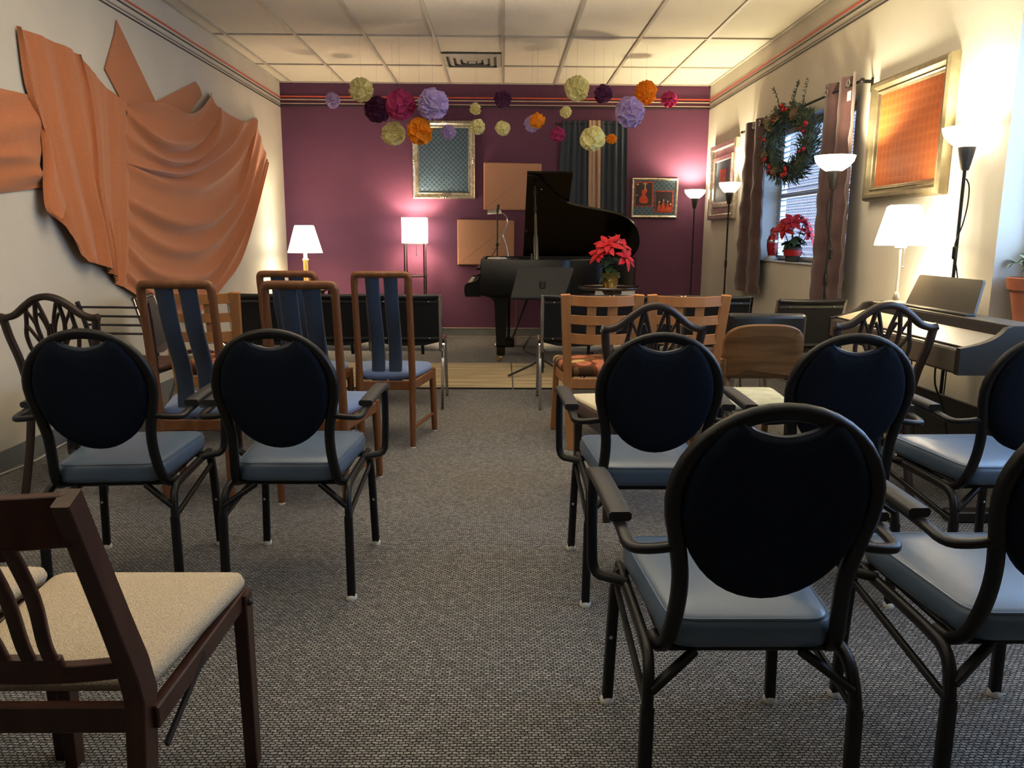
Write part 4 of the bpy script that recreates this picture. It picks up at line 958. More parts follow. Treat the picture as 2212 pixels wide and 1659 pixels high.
# ---- mahogany folding chair with an oatmeal seat
def make_folding(label):
    t = thing('folding_dining_chair', label, 'chair', group='mahogany folding chairs with oatmeal seats')
    def py(z): return -.215 - (.14 * ((z - .46) / .36) if z > .46 else 0) - (.05 * (1 - z / .44) if z < .44 else 0)
    for s in (-1, 1):
        pts = [(s * (.170 - .008 * max(0, (z - .46) / .36)), py(z), z) for z in (0, .2, .36, .44, .50, .60, .70, .835)]
        MB().rect(pts, (.030), .046, up=(0, 1, 0), r=.15, scale=[.9, 1, 1.1, 1.15, 1.1, 1, .95, .9]).build('back_post', M['mahog'], t, angle=30)
        fl = MB().rect([(s * .203, .202, .425), (s * .205, .208, 0)], .032, .042, up=(0, 1, 0), r=.15, scale=[1, .85]).build('leg', M['mahog'], t, angle=30)
        MB().ball((s * .221, .197, .405), .008, 7).build('bolt', M['slat_black'], fl)
        MB().bar((s * .186, -.215, .395), (s * .20, .205, .412), .022, .042, .003).build('side_rail', M['mahog'], t)
        MB().bar((s * .192, -.185, .325), (s * .202, -.02, .405), .006, .014).build('folding_brace', M['slat_black'], t)
    def cross(z, h, n): 
        x = .164 - .008 * max(0, (z - .46) / .36)
        MB().rect(cr([(-x, py(z), z), (-x * .5, py(z) - .016, z), (0, py(z) - .02, z), (x * .5, py(z) - .016, z), (x, py(z), z)], 4), .022, h, r=.15).build(n, M['mahog'], t, angle=30)
    cross(.798, .078, 'crest_rail'); cross(.50, .030, 'lower_rail'); 
    MB().bar((-.17, -.218, .40), (.17, -.218, .40), .022, .05, .003).build('rear_rail', M['mahog'], t)
    MB().bar((-.2, .20, .385), (.2, .20, .385), .02, .04, .003).build('front_rail', M['mahog'], t)
    m = MB(); 
    def sy(z): return py(z) - .020
    for xb, xt in ((-.062, -.050), (-.023, -.018), (.023, .018), (.062, .050)):
        m.rect(cr([(xb * .95, sy(.50), .50), (xb * .9, sy(.56), .56), (xb * 1.12 if abs(xb) > .03 else xb * 1.3, sy(.66), .66), (xt * 1.3, sy(.76), .76)], 4), .020, .012, up=(0, 1, 0), r=.3)
    m.rect([(0, sy(.50), .495), (0, sy(.535), .535)], .145, .013, up=(0, 1, 0), r=.2)
    m.rect([(0, sy(.735), .735), (0, sy(.78), .78)], .115, .013, up=(0, 1, 0), r=.2)
    m.build('slotted_splat', M['mahog'], t, angle=50)
    ol = round_poly([(-.180, -.200), (.180, -.200), (.215, .23), (-.215, .23)], [.03, .03, .045, .045], 6)
    cushion(ol, .428, .468, .018, .010).build('seat', M['tweed'], t, angle=60)
    return t
fd = make_folding('x')
fd.location = (-.775, 1.43, 0); fd['label'] = 'mahogany folding chair with an oatmeal seat, nearest chair in the bottom left corner'
dup(fd, (-1.225, 1.46, 0), 0, 'second oatmeal-seated mahogany folding chair, only a seat corner and legs showing at the left edge')

# ================================================================= GRAND PIANO (X runs from the keyboard end to the tail, Y from audience side to the wall)
pn = thing('grand_piano', 'black grand piano with its lid propped open at the front of the room', 'piano', (0, 0, 0))
YA, YS = 7.52, 8.95
# plan outline of the case from the cheek, round the bent side and tail, back along the spine (CCW from above)
case = [(-.20, YA), (.28, YA), (.55, YA + .03)] + [(p.x, p.y) for p in cr([(.66, YA + .08, 0), (.78, YA + .22, 0), (.95, YA + .36, 0), (1.12, YA + .44, 0), (1.25, YA + .53, 0), (1.36, YA + .70, 0), (1.43, YA + .92, 0), (1.43, YA + 1.14, 0), (1.37, YA + 1.32, 0), (1.24, YS, 0)], 4)] + [(-.20, YS)]
inn = offset(case, .035)
m = MB(); k = len(case)
m.rings([[(*p, .655) for p in case], [(*p, .985) for p in case], [(*p, .992) for p in offset(case, .004)], [(*p, .992) for p in inn], [(*p, .90) for p in inn]], True, True)
m.build('case', M['piano'], pn, angle=35)
# keyboard end: shaped cheek blocks, key bed, fallboard, keys
chk = [(p.x, p.y) for p in cr([(-.20, .985, 0), (-.202, .93, 0), (-.197, .885, 0), (-.205, .84, 0), (-.235, .80, 0), (-.285, .778, 0), (-.325, .770, 0), (-.35, .745, 0), (-.355, .69, 0), (-.345, .648, 0), (-.335, .640, 0)], 4)] + [(-.20, .640)]
chk = chk[::-1]
for y0, y1 in ((YA, YA + .075), (YS - .075, YS)):
    MB().rings([[(p[0], y0, p[1]) for p in chk], [(p[0], y1, p[1]) for p in chk]]).build('cheek', M['piano'], pn, angle=35)
MB().box((-.265, (YA + YS) / 2, .668), (.15, YS - YA - .15, .056), .006).build('key_bed', M['piano'], pn)
MB().box((-.185, (YA + YS) / 2, .83), (.02, YS - YA - .15, .19), .004, Matrix.Rotation(R(-8), 3, 'Y')).build('fallboard', M['piano'], pn)
MB().box((-.222, (YA + YS) / 2, .90), (.045, YS - YA - .14, .018), .006).build('fallboard_lip', M['piano'], pn)
ky = MB(); nk = 52; kw = (YS - YA - .15) / nk
for i in range(nk): ky.box((-.262, YA + .075 + (i + .5) * kw, .752), (.14, kw - .0012, .022), .002)
ks = ky.build('white_keys', M['ivory'], pn)
bk = MB()
for i in range(nk):
    if i % 7 in (0, 1, 3, 4, 5): bk.box((-.245, YA + .075 + (i + 1) * kw, .768), (.085, .010, .014), .003)
bk.build('black_keys', M['piano'], pn)
MB().box((-.338, (YA + YS) / 2, .715), (.016, YS - YA - .15, .06), .004).build('key_slip', M['piano'], pn)
MB().box((.02, (YA + YS) / 2, .925), (.36, YS - YA - .08, .05)).build('pin_block', M['brass'], pn)
MB().box((.55, YA + .95, .905), (1.2, .9, .012)).build('soundboard', M['gold_col'], pn)
MB().box((.02, YS - .62, .972), (.34, .75, .02), .004).build('music_shelf', M['piano'], pn)
MB().box((.285, YA + .05, 1.01), (.014, .03, .075), .003).build('lid_latch', M['brass'], pn)
# lid, hinged along the spine and raised 33 degrees
th = R(33)
def lid(x, v, d=0): return (x, YS - v * math.cos(th) + d * math.sin(th), .992 + v * math.sin(th) + d * math.cos(th))
lo = [(.24, 0.0), (.24, 1.445)] + [(p.x, p.y) for p in cr([(.31, 1.43, 0), (.375, 1.375, 0), (.44, 1.27, 0), (.555, 1.10, 0), (.68, .995, 0), (.83, .935, 0), (.98, .892, 0), (1.12, .845, 0), (1.25, .785, 0), (1.36, .68, 0), (1.435, .55, 0), (1.50, .32, 0), (1.505, .14, 0), (1.47, .0, 0)], 5)]
ld = MB().rings([[lid(*p, 0) for p in lo], [lid(*p, .024) for p in lo]]).build('lid', M['piano_satin'], pn, angle=30)
MB().rings([[lid(*p, -.001) for p in [(.25, .5), (.27, .5), (.27, .52), (.25, .52)]], [lid(*p, -.012) for p in [(.25, .5), (.27, .5), (.27, .52), (.25, .52)]]]).build('prop_cup', M['brass'], ld)
pz = lid(.385, 1.24, -.006); MB().ball(pz, .012, 8, .6).build('lid_button', M['brass'], ld)
MB().rings([[lid(*p, -.001) for p in rect2(.325, 1.30, .365, 1.345)], [lid(*p, -.008) for p in rect2(.325, 1.30, .365, 1.345)]]).build('prop_socket', M['lamp_black'], ld)
fl_ = [(.24, .0), (.24, 1.452), (.677, 1.452), (.677, .0)]
MB().rings([[lid(*p, .027) for p in fl_], [lid(*p, .048) for p in fl_]]).build('front_lid_flap', M['piano_satin'], pn, angle=30)
ptop = Vector(lid(.32, 1.29, -.01)); pbot = Vector((.33, YA + .06, .985))
pr_ = MB().tube([pbot, pbot.lerp(ptop, .30), pbot.lerp(ptop, .34), pbot.lerp(ptop, .62)], .013, 12, up=(0, 1, 0), scale=[1.7, 1.6, 1.1, .85]).build('lid_prop', M['dull_chrome'], pn)
MB().tube([pbot.lerp(ptop, .62), ptop], .0085, 10, up=(0, 1, 0)).build('upper_rod', M['lamp_black'], pr_)
for f_ in (.70, .92): MB().ball(pbot.lerp(ptop, f_), .017, 8).build('clamp_ring', M['lamp_black'], pr_)
# legs with curved brackets, brass casters
def pleg(x, y):
    pf = cr([(-.205, 0, .655), (-.17, 0, .648), (-.11, 0, .63), (-.075, 0, .60), (-.062, 0, .55), (-.056, 0, .40), (-.044, 0, .17), (-.044, 0, .165)], 3)
    q = [(p.x, p.z) for p in pf] + [(-p.x, p.z) for p in reversed(pf)]
    l = MB().rings([[(x + p[0], y - .045, p[1]) for p in q], [(x + p[0], y + .045, p[1]) for p in q]]).build('leg', M['piano'], pn, angle=35)
    MB().box((x, y, .118), (.082, .086, .10), .006).box((x, y, .168), (.098, .10, .012), .004).build('leg_foot', M['piano'], l)
    MB().lathe([(.014, .068), (.02, .06), (.022, .045), (.012, .04)], (x, y, 0), 12).lathe([(.012, -.012), (.022, -.010), (.022, .010), (.012, .012)], (x - .022, y, .0225), 14, 'y').bar((x - .022, y, .03), (x, y, .05), .03, .012).build('caster', M['brass'], l)
pleg(-.005, YA + .10); pleg(-.005, YS - .10); pleg(1.12, YS - .22)
# pedal lyre
ly = MB().box((.075, 8.2, .12), (.12, .22, .09), .01).box((.075, 8.12, .40), (.03, .03, .50), .005).box((.075, 8.28, .40), (.03, .03, .50), .005).build('pedal_lyre', M['piano'], pn)
for dy in (-.06, 0, .06): MB().box((-.02, 8.2 + dy, .09), (.10, .028, .012), .005).build('pedal', M['brass'], ly)
for dy in (-.05, .05): MB().tube([(.105, 8.2 + dy, .13), (.30, 8.2 + dy, .655)], .008, 8).build('lyre_brace', M['lamp_black'], ly)
MB().tube([(.15, 8.15, .07), (.15, 8.15, .6)], .004, 6).build('pedal_rod', M['brass'], ly)

# desk lamp and microphone stand standing on the piano
t = thing('piano_lamp', 'small arched piano lamp with a pale metal hood on the grand piano', 'lamp', (.07, 8.42, .983))
MB().lathe([(.0, .016), (.05, .015), (.062, .008), (.064, 0)], (0, 0, 0), 24).build('base', M['lamp_black'], t)
MB().tube(cr([(.0, 0, .014), (-.02, 0, .12), (-.055, 0, .24), (-.02, 0, .33), (-.012, 0, .40), (-.05, 0, .455), (-.12, 0, .475)], 5), .006, 8, up=(0, 1, 0)).build('arm', M['nickel'], t)
h = MB(); gr = []
for i in range(9):
    a = PI * i / 8; gr.append([(-.22, -.05 * math.cos(a), .45 + .045 * math.sin(a)), (-.09, -.05 * math.cos(a), .455 + .05 * math.sin(a)), (-.075, -.028 * math.cos(a), .46 + .028 * math.sin(a))])
h.sheet(gr).build('hood', M['nickel'], t, angle=60)
t = thing('microphone_stand', 'black desk microphone stand on a round white base on the grand piano', 'microphone stand', (-.045, 8.14, .983))
MB().lathe([(.0, .02), (.085, .016), (.10, .008), (.102, 0)], (0, 0, 0), 32).build('base', M['white_plastic'], t)
MB().tube([(0, 0, .018), (0, 0, .50)], .0075, 10).build('pole', M['lamp_black'], t)
MB().bar((0, 0, .13), (.06, 0, .27), .012, .012).bar((.05, 0, .24), (.075, 0, .30), .02, .02, .004).build('boom_arm', M['nickel'], t)
MB().box((0, 0, .14), (.03, .03, .04), .008).box((-.05, 0, .10), (.008, .008, .008)).bar((0, 0, .12), (-.06, .0, .02), .008, .008).build('clamp', M['lamp_black'], t)
MB().tube([(0, 0, .47), (.012, -.01, .54)], .013, 12).build('microphone', M['lamp_cup'], t)

# music stand
t = thing('music_stand', 'black orchestral music stand with a broad tilted desk in front of the grand piano', 'music stand', (.36, 6.86, 0))
def ms(x, z, d=0): return (x - .0, (z - .82) * .55 + d - .05, z)
dk = round_poly([(-.282, .69), (.172, .69), (.268, .945), (-.215, .945)], [.004, .004, .02, .02], 4)
MB().rings([[ms(*p, -.004) for p in dk], [ms(*p, .004) for p in dk]]).build('desk', M['stand'], t, angle=30)
MB().bar(ms(-.282, .692, .0), ms(.172, .692, 0), .012, .012).bar(ms(-.28, .69, .03), ms(.172, .69, .03), .006, .03).build('desk_ledge', M['stand'], t)
MB().tube([(0, -.03, .03), (0, -.03, .74), (0, -.07, .80)], .012, 10).build('pole', M['stand'], t)
MB().lathe([(.018, .22), (.02, .25), (.02, .40), (.016, .42)], (0, -.03, 0), 12).build('pole_collar', M['stand'], t)
MB().box((-.01, -.075, .80), (.05, .03, .07), .008).build('desk_bracket', M['stand'], t)
for a in (205, 320, 85):
    e = Vector((math.cos(R(a)), math.sin(R(a)), 0)); p0 = Vector((0, -.03, .15))
    MB().tube([p0, p0 + e * .10 + Vector((0, 0, -.045)), p0 + e * .33 + Vector((0, 0, -.126))], .010, 8, up=(0, 0, 1)).build('leg', M['stand'], t)

# round pedestal table with a poinsettia
t = thing('pedestal_table', 'dark round pedestal table holding the red poinsettia', 'table', (.90, 6.62, 0))
MB().lathe([(.0, .775), (.236, .775), (.252, .781), (.262, .792), (.258, .800), (.245, .797), (.232, .789), (0, .789)], (0, 0, 0), 48).build('tabletop', M['tabletop'], t, angle=50)
MB().lathe([(.05, .775), (.06, .76), (.03, .72), (.024, .66), (.04, .56), (.05, .46), (.028, .38), (.024, .30), (.045, .26), (.045, .20), (.0, .2)], (0, 0, 0), 24).build('pedestal', M['tabletop'], t)
for k_ in range(3):
    a = R(90 + 120 * k_); e = Vector((math.cos(a), math.sin(a), 0))
    MB().rect(cr([e * .03 + Vector((0, 0, .24)), e * .12 + Vector((0, 0, .22)), e * .20 + Vector((0, 0, .10)), e * .27 + Vector((0, 0, .029))], 5), .03, .03, r=.5).build('leg', M['tabletop'], t)
def leafm(mb, p, d, L, w_, curl, nrm, seg=6, wavy=0.0):
    """Pointed leaf: a folded sheet from p along d."""
    p = Vector(p); d = Vector(d).normalized(); n = Vector(nrm); n = (n - d * n.dot(d)); n = n.normalized() if n.length > 1e-4 else d.orthogonal(); s = d.cross(n)
    g_ = []
    for i in range(seg + 1):
        u = i / seg; ww = w_ * math.sin(PI * min(1, (u * .93 + .05))) ** .8 * (1 - .25 * u) if i < seg else .0005
        c = p + d * (L * u) - n * (curl * u * u)
        g_.append([tuple(c - s * ww + n * (.22 * ww + wavy * math.sin(u * 9))), tuple(c), tuple(c + s * ww + n * (.22 * ww - wavy * math.sin(u * 9)))])
    mb.sheet(g_)
def poinsettia(name, label, loc, scale, bm, potf, seed, group):
    t = thing(name, label, 'potted plant', loc, 0, group); rnd = random.Random(seed)
    potf(t)
    S = scale; lf = MB()
    heads = [(-.035, -.05, .255, 0), (.085, .0, .25, 18), (-.10, -.01, .185, -18), (.115, -.05, .15, 35), (.0, .08, .25, 0)]
    for hx, hy, hz, tl in heads:
        hx *= S; hy *= S; hz = .10 + (hz - .0) * S
        MB().tube(cr([(0, 0, .10), (hx * .5, hy * .5, hz * .6), (hx, hy, hz)], 4), .004, 6).build('stem', M['leaf'], t)
        b = MB(); ax = Vector((hx * 3.2, hy * 3 - .22, .30)).normalized(); e1 = ax.orthogonal().normalized(); e2 = ax.cross(e1)
        for ly_, n, L, w_, el in ((0, 6, .125, .030, .05), (1, 5, .095, .027, .35), (2, 4, .05, .016, .9)):
            for j in range(n):
                a = 2 * PI * (j + .5 * ly_) / n + rnd.uniform(-.2, .2); d = (e1 * math.cos(a) + e2 * math.sin(a)) * math.cos(el) + ax * math.sin(el)
                leafm(b, (hx, hy, hz + .004 * ly_), d, L * S * rnd.uniform(.85, 1.15), w_ * S, rnd.uniform(.01, .035) * S, ax, 6, .002)
        b.build('flower_head', bm, t, angle=70)
    for j in range(22):
        a = rnd.uniform(0, 2 * PI); z = .10 + rnd.uniform(.02, .16) * S; d = (math.cos(a), math.sin(a), rnd.uniform(-.75, .1))
        leafm(lf, (.02 * math.cos(a), .02 * math.sin(a), z), d, rnd.uniform(.09, .135) * S, .034 * S, .02, (0, 0, 1))
    lf.build('leaves', M['leaf'], t, angle=70)
    return t
def foil_pot(t):
    m = MB(); rg = []; rnd = random.Random(5); n = 40
    for z, r_ in ((0, .055), (.03, .060), (.07, .064), (.105, .070), (.125, .080)):
        rg.append([((r_ + .004 * math.sin(7 * a_ * 2 * PI / n + z * 30) + rnd.uniform(-.003, .003)) * math.cos(2 * PI * a_ / n), (r_ + .004 * math.sin(9 * a_ * 2 * PI / n)) * math.sin(2 * PI * a_ / n), z) for a_ in range(n)])
    m.rings(rg, True, False); p = m.build('foil_pot', M['foil'], t, angle=25)
    MB().lathe([(0, .10), (.064, .10)], (0, 0, 0), 20, caps=False).build('soil', M['soil'], p)
poinsettia('potted_poinsettia', 'bright red poinsettia in a gold foil pot on the round table', (.905, 6.60, .7905), 1.0, M['bract'], foil_pot, 3, None)
def dark_pot(t):
    p = MB().lathe([(.0, 0), (.055, 0), (.068, .10), (.075, .12), (.068, .12), (.064, .11), (0, .11)], (0, 0, 0), 24).build('pot', M['pot_dark'], t)
    MB().lathe([(.0625, .05), (.069, .05), (.076, .10), (.071, .102)], (0, 0, 0), 24, caps=False).build('red_ribbon', M['red'], p)
poinsettia('potted_poinsettia', 'deep red poinsettia in a dark pot with a red band on the window sill', (2.462, 6.72, 1.009), .92, M['bract_dark'], dark_pot, 9, None)
# painted glass ornament on the sill
t = thing('glass_ornament', 'red, silver and clear painted glass ornament on the window sill left of the poinsettia', 'ornament', (2.462, 7.24, 1.009))
MB().lathe([(0, 0), (.055, 0), (.058, .012), (.035, .03), (.03, .04)], (0, 0, 0), 24).build('foot', M['glassfig'], t)
MB().lathe([(.03, .04), (.042, .08), (.05, .13), (.046, .18), (.034, .215), (.028, .225)], (0, 0, 0), 20).build('red_body', M['red'], t)
MB().lathe([(.047, .155), (.051, .165), (.047, .18)], (0, 0, 0), 20, caps=False).build('silver_band', M['nickel'], t)
MB().ball((0, 0, .245), .026, 9).build('silver_knob', M['nickel'], t)
MB().lathe([(.028, .258), (.022, .275), (.008, .292), (.0, .295)], (0, 0, 0), 16, caps=False).build('red_cap', M['red'], t)
for k_ in range(5):
    a = R(-30 - 28 * k_); e = Vector((0, math.cos(a), 0)); b = MB()
    leafm(b, (.0, -.03, .20 - .03 * k_), (.0, -.9, .5 - .3 * k_), .08, .016, .02, (1, 0, 0)); b.build('red_petal', M['bract_dark'], t)
MB().tube(cr([(0, .045, .12), (0, .075, .10), (0, .082, .06), (0, .10, .04)], 4), .005, 6).build('curl', M['glassfig'], t)

# ================================================================= LAMPS
def torchiere(label, x, y, h, d, cordside=0, energy=1):
    t = thing('uplighter_floor_lamp', label, 'floor lamp', (x, y, 0), 0, 'black uplighter floor lamps'); r = d / 2
    MB().lathe([(0, .028), (.02, .028), (.03, .02), (.10, .012), (.105, 0)], (0, 0, 0), 28).build('base', M['lamp_black'], t)
    MB().tube([(0, 0, .02), (0, 0, h * .38), (0, 0, h - .20)], .0085, 10).lathe([(.0085, h * .52), (.013, h * .525), (.013, h * .56), (.0085, h * .565)], (0, 0, 0), 12).build('pole', M['lamp_black'], t)
    MB().lathe([(.016, h - .21), (.020, h - .205), (.042, h - .095), (.0, h - .09)], (0, 0, 0), 24).build('cup', M['lamp_cup'], t)
    MB().lathe([(.03, h - .098), (.055, h - .092), (r * .72, h - .066), (r * .92, h - .036), (r, h - .002), (r - .004, h), (r * .88, h - .036), (r * .68, h - .060), (.03, h - .085)], (0, 0, 0), 40, caps=False).build('bowl', M['bowl'], t, angle=60)
    if cordside:
        s = cordside
        MB().tube(cr([(s * .010, -.004, h - .25), (s * .028, -.006, h - .29), (s * .030, -.006, h - .38), (s * .014, -.008, h - .48), (-s * .016, -.01, h - .60), (s * .02, -.01, h - .78), (-s * .012, -.01, h - .95), (s * .012, -.008, h - 1.2), (s * .01, -.006, .2)], 5), .0035, 6).build('cord', M['cord'], t)
        MB().box((s * -.016, -.014, h - .62), (.022, .02, .07), .008).build('cord_switch', M['cord'], t)
    return t
LT = [(2.235, 9.33, 1.75, .242, 'black uplighter floor lamp in the back corner before the purple wall', 0), (2.265, 8.02, 1.745, .215, 'black uplighter floor lamp before the framed red print, left of the dark mauve curtain', 0),
      (2.135, 5.20, 1.725, .252, 'black uplighter floor lamp standing in front of the lit mauve curtain', -1), (2.345, 4.09, 1.755, .245, 'black uplighter floor lamp behind the digital piano, its cord wound on the pole', 1)]
for x, y, h, d, lab, c in LT: torchiere(lab, x, y, h, d, c)
# table lamp with gilded column on a small corner table
t = thing('corner_table', 'small dark corner table behind the chairs, under the gold-column lamp', 'table', (-2.16, 8.95, 0))
MB().box((0, 0, .61), (.42, .42, .025), .006).build('tabletop', M['dark_wood'], t)
for sx in (-1, 1):
    for sy in (-1, 1): MB().box((sx * .18, sy * .18, .30), (.035, .035, .597), .004).build('leg', M['dark_wood'], t)
t = thing('table_lamp', 'lit table lamp with a gilded column and a tapered white shade in the left corner', 'table lamp', (-2.185, 8.9, .6225))
MB().lathe([(0, 0), (.075, 0), (.08, .02), (.05, .035), (.03, .05), (.034, .07), (.026, .09), (.026, .30), (.036, .32), (.02, .34), (.02, .40), (0, .41)], (0, 0, 0), 20).build('column', M['gold_col'], t)
MB().lathe([(.190, .395), (.105, .688), (.098, .692), (.1, .688), (.186, .395)], (0, 0, 0), 36, caps=False).build('lamp_shade', M['shade'], t, angle=50)
# square-shaded floor lamp with a shelf
t = thing('shelf_floor_lamp', 'floor lamp with square white shade on a thin black shelf frame by the purple wall', 'floor lamp', (-1.01, 9.33, 0))
sh_ = MB(); a_ = .138
o1 = [(-a_, -a_), (a_, -a_), (a_, a_), (-a_, a_)]
sh_.rings([[(*p, 1.125) for p in round_poly(o1, .012, 3)], [(*p, 1.415) for p in round_poly(o1, .012, 3)]], False, False); sh_.build('lamp_shade', M['shade'], t, angle=40)
for sx in (-1, 1):
    for sy in (-1, 1): MB().box((sx * .112, sy * .112, .565), (.013, .013, 1.13)).build('leg', M['lamp_black'], t, smooth=False)
for z in (.745, .30): MB().box((0, 0, z), (.26, .26, .014), .002).build('shelf', M['lamp_black'], t)
MB().bar((-.112, .112, 1.12), (.112, -.112, 1.12), .012, .012).build('shade_bar', M['lamp_black'], t)
MB().tube([(.02, -.06, 1.12), (.02, -.06, .99)], .0025, 5).ball((.02, -.06, .985), .006, 6).build('pull_cord', M['lamp_black'], t)

# ================================================================= DIGITAL PIANO on the right, lamp and plant
kb = thing('digital_piano', 'dark digital piano along the right wall with closed sloping key cover', 'piano', (0, 0, 0)); y0, y1 = 3.20, 4.53
pr = [(1.90, .648), (2.27, .648), (2.27, .842), (2.115, .842), (2.105, .80), (2.095, .80), (1.93, .752), (1.905, .75), (1.90, .745)]
MB().rings([[(p[0], y0 + .03, p[1]) for p in pr], [(p[0], y1 - .03, p[1]) for p in pr]]).build('body', M['kb_black'], kb, angle=20)
ck = [(1.898, .645), (2.275, .645), (2.275, .852), (2.11, .85)] + [(p.x, p.y) for p in cr([(2.085, .842, 0), (2.06, .815, 0), (2.02, .790, 0), (1.96, .770, 0), (1.898, .757, 0)], 4)]
for ya, yb_ in ((y0, y0 + .032), (y1 - .032, y1)): MB().rings([[(p[0], ya, p[1]) for p in ck], [(p[0], yb_, p[1]) for p in ck]]).build('end_cheek', M['kb_black'], kb, angle=30)
MB().bar((2.012, y0 + .033, .780), (2.012, y1 - .033, .780), .165, .006, 0, (-.27, 0, 1)).build('key_cover', M['kb_cover'], kb, smooth=False)
MB().box((2.20, (y0 + y1) / 2, .846), (.15, y1 - y0 - .066, .008), .002).build('top_board', M['kb_top'], kb)
MB().box((1.899, (y0 + y1) / 2, .70), (.006, y1 - y0 - .064, .088)).build('key_slip', M['kb_top'], kb, smooth=False)
rs = round_poly([(-.315, .0), (.315, .0), (.285, .165), (-.285, .165)], [.004, .004, .015, .015], 4)
MB().rings([[(2.185 + p[1] * .30 + .0, 3.93 + p[0], .852 + p[1]) for p in rs], [(2.197 + p[1] * .30, 3.93 + p[0], .850 + p[1]) for p in rs]]).build('music_rest', M['kb_rest'], kb, angle=30)
MB().box((2.17, 3.93, .856), (.05, .63, .012), .003).build('rest_ledge', M['kb_black'], kb)
for yy in (y0 + .03, y1 - .03):
    MB().box((2.21, yy, .335), (.10, .035, .62), .004).build('side_leg', M['kb_black'], kb)
    MB().box((2.10, yy, .025), (.34, .07, .05), .006).build('foot', M['kb_black'], kb)
MB().box((2.23, (y0 + y1) / 2, .29), (.022, y1 - y0 - .10, .28), .003).build('back_panel', M['kb_black'], kb)
MB().box((2.05, 3.66, .635), (.09, .10, .024), .004).build('socket_box', M['kb_black'], kb)
MB().tube(cr([(2.06, 3.66, .63), (2.07, 3.665, .52), (2.12, 3.66, .40), (2.17, 3.65, .16)], 4), .005, 6).build('cable', M['cord'], kb)
MB().tube(cr([(2.12, 4.00, .63), (2.13, 4.0, .5), (2.15, 4.02, .38), (2.19, 4.02, .16)], 4), .0035, 6).build('cable', M['cord'], kb)
t = thing('table_lamp', 'lit table lamp on a slim nickel stem standing on the digital piano', 'table lamp', (2.205, 4.385, .850))
MB().lathe([(0, .018), (.02, .017), (.06, .010), (.068, 0)], (0, 0, 0), 28).build('base', M['nickel'], t)
MB().lathe([(.016, .016), (.020, .03), (.014, .05), (.011, .06), (.0075, .065), (.0075, .33)], (0, 0, 0), 16).build('stem', M['nickel'], t)
MB().lathe([(.022, .30), (.03, .305), (.03, .325), (.02, .34)], (0, 0, 0), 16).build('socket', M['white_plastic'], t)
MB().lathe([(.137, .318), (.135, .335), (.088, .525), (.072, .535), (.078, .528), (.131, .335), (.133, .318)], (0, 0, 0), 40, caps=False).build('lamp_shade', M['shade'], t, angle=50)
MB().tube([(.0, -.042, .32), (.0, -.042, .205)], .002, 5).ball((0, -.042, .200), .006, 7).build('pull_cord', M['nickel'], t)
t = thing('potted_plant', 'pale leafy plant in a terracotta pot on the ledge at the right picture edge', 'potted plant', (2.545, 3.72, .808))
pt = MB().lathe([(0, 0), (.085, 0), (.115, .155), (.128, .16), (.135, .215), (.127, .218), (.118, .17), (.112, .165), (.0, .165)], (0, 0, 0), 32).build('pot', M['terracotta'], t, angle=40)
MB().lathe([(0, .195), (.119, .195)], (0, 0, 0), 24, caps=False).build('soil', M['soil'], pt)
rnd = random.Random(21); lf = MB(); stm = MB()
for k_ in range(16):
    a = rnd.uniform(0, 2 * PI); e = Vector((math.cos(a) * .6, math.sin(a), 0)); hh = rnd.uniform(.05, .17); rr = rnd.uniform(.05, .14)
    pts = cr([(0, 0, .195), e * rr * .5 + Vector((0, 0, .20 + hh * .7)), e * rr + Vector((0, 0, .20 + hh))], 4); stm.tube(pts, .003, 5)
    for _ in range(9):
        d = (e.x + rnd.uniform(-1, 1), e.y + rnd.uniform(-1, 1), rnd.uniform(-.5, .7)); leafm(lf, pts[-1], d, rnd.uniform(.03, .06), .010, .012, (0, 0, 1), 4)
stm.build('stems', M['pale_leaf'], t); lf.build('leaves', M['pale_leaf'], t, angle=70)

# ================================================================= RUGS AND CORDS
tag(MB().box((-.86, 6.845, .005), (1.90, 1.27, .010), .003).build('stage_rug', M['rug'], None), 'tan ribbed runner rug left of the seam, before the grand piano', 'rug')
tag(MB().box((.93, 6.845, .0055), (1.66, 1.27, .011), .003).build('stage_rug', M['rug'], None), 'tan ribbed runner rug right of the seam, under the music stand', 'rug')
ro = [o for o in C.objects if o.name.startswith('stage_rug')]
for o, xa, xb in ((ro[0], -1.81, .09), (ro[1], .10, 1.76)): MB().box(((xa + xb) / 2, 6.206, .006), (xb - xa, .014, .013), .003).build('binding', M['black_edge'], o)
t = MB().tube(cr([(-2.50, 3.4, .006), (-2.54, 3.75, .006), (-2.50, 4.1, .006), (-2.53, 4.35, .006), (-2.545, 4.7, .006), (-2.55, 5.6, .006)], 6), .005, 6).build('extension_lead', M['white_cord']); tag(t, 'white power cord lying along the left baseboard', 'cord')
t = MB().tube(cr([(.36, 9.5, .03), (.30, 9.1, .006), (.24, 8.4, .006), (.42, 7.8, .006), (.34, 7.56, .006)], 6), .005, 6).build('extension_lead', M['cord']); tag(t, 'black power cord running over the carpet under the grand piano', 'cord')
t = thing('side_table', 'low black side table behind the round poinsettia table, before the grand piano', 'table', (1.02, 7.08, 0))
MB().box((0, 0, .685), (.48, .30, .022), .004).build('tabletop', M['kb_black'], t)
for sx in (-1, 1):
    for sy in (-1, 1): MB().box((sx * .21, sy * .12, .344), (.03, .03, .660), .004).build('leg', M['kb_black'], t)
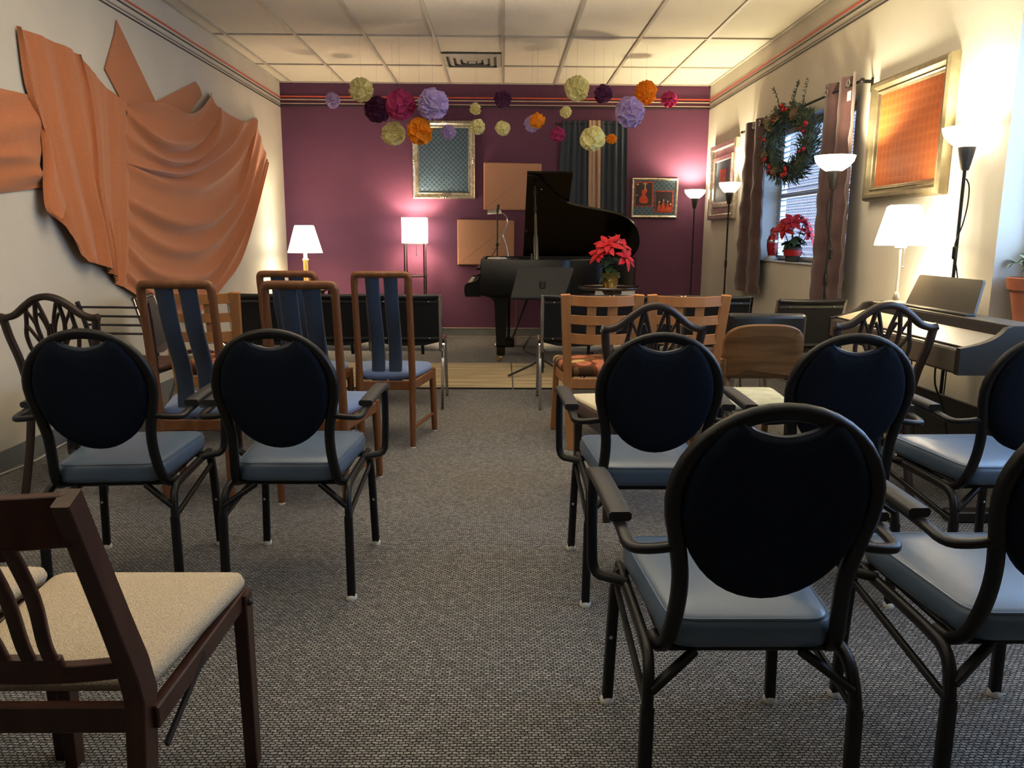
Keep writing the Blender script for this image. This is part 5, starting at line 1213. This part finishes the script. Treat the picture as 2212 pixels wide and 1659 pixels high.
for x, y, rz, lab in ((.90, 7.03, 8, 'white paper card lying on the black side table, left of the table pedestal'), (1.13, 7.06, -14, 'white paper card lying on the black side table, right of the table pedestal')):
    m = MB().rings([[(p[0], p[1], 0) for p in rect2(-.065, -.05, .065, .05)], [(p[0], p[1], .004) for p in rect2(-.065, -.05, .065, .05)]])
    m.add([(-.06, .045, .004), (.06, .045, .004), (.06, .02, .045), (-.06, .02, .045)], [(0, 1, 2, 3)])
    o = m.build('paper_card', M['white_plastic'], None, smooth=False, loc=(x, y, .6965)); o.rotation_euler.z = R(rz); tag(o, lab, 'paper card')

# ================================================================= LIGHT AND CAMERA
WC = (1.0, 0.82, 0.54)
for (x, y, h, d, lab, c), e in zip(LT, (22, 22, 15, 20)):
    light('uplighter_bulb', 'SPOT', (x, y, h - .015), e, WC, .07, (PI, 0, 0), R(152))
for x, y, e in ((-1.9, 1.4, 50), (1.5, 2.2, 30), (-.2, 4.4, 95)): light('added_upward_fill', 'SPOT', (x, y, 1.9), e, (1.0, .87, .68), .12, (PI, 0, 0), R(150))  # fill spots added to brighten ceiling and room, no lamp bodies
light('corner_lamp_bulb', 'POINT', (-2.185, 8.9, 1.20), 9, WC, .04)
light('square_lamp_bulb', 'POINT', (-1.01, 9.33, 1.30), 8, (1, .78, .55), .04)
light('keyboard_lamp_bulb', 'POINT', (2.205, 4.385, 1.30), 6, WC, .04)
for k_, (yy, e) in enumerate(((4.2, 3), (1.2, 2), (-1.4, 1))):
    d = bpy.data.lights.new('added_ceiling_fill', 'AREA'); d.shape = 'RECTANGLE'; d.size = 3.2; d.size_y = 1.2; d.energy = e; d.color = (1.0, .90, .78)
    o = bpy.data.objects.new('added_ceiling_fill', d); C.objects.link(o); o.location = (0, yy, H - .02)  # soft overhead fill added below the ceiling, no fixture there
w = bpy.data.worlds.new('daylight'); sc.world = w; w.use_nodes = True
bg = w.node_tree.nodes['Background']; bg.inputs[0].default_value = (.42, .64, 1.0, 1); bg.inputs[1].default_value = 2.0

cam = bpy.data.cameras.new('camera'); co = bpy.data.objects.new('camera', cam); C.objects.link(co)
cam.sensor_fit = 'HORIZONTAL'; cam.sensor_width = 36.0; cam.lens = 1700 / 2212 * 36
fw = Vector((0.01361018, 0.98295551, -0.1833391)); rt = Vector((0.99990181, -0.01276749, 0.00577604)); up = Vector((-0.00333681, 0.18339971, 0.98303276))
co.matrix_world = Matrix(((rt.x, up.x, -fw.x, 0), (rt.y, up.y, -fw.y, 0), (rt.z, up.z, -fw.z, 1.20), (0, 0, 0, 1)))
cam.clip_start = .05
sc.camera = co
sc.view_settings.view_transform = 'Standard'
sc.view_settings.look = 'None'
sc.view_settings.exposure = 2.05
sc.view_settings.use_curve_mapping = True
cm = sc.view_settings.curve_mapping
cm.white_level = (4.0, 4.0, 4.0)
cv = cm.curves[3]
cv.points[0].location = (0, 0); cv.points[1].location = (1, 1)
for a_, b_ in ((.012, .036), (.045, .168), (.125, .45), (.25, .72), (.5, .91)): cv.points.new(a_, b_)
cm.update()
sc.cycles.max_bounces = 8; sc.cycles.diffuse_bounces = 4; sc.cycles.glossy_bounces = 3; sc.cycles.transmission_bounces = 6
sc.cycles.sample_clamp_indirect = 6.0
sc.cycles.caustics_reflective = False; sc.cycles.caustics_refractive = False
sc.cycles.use_denoising = True
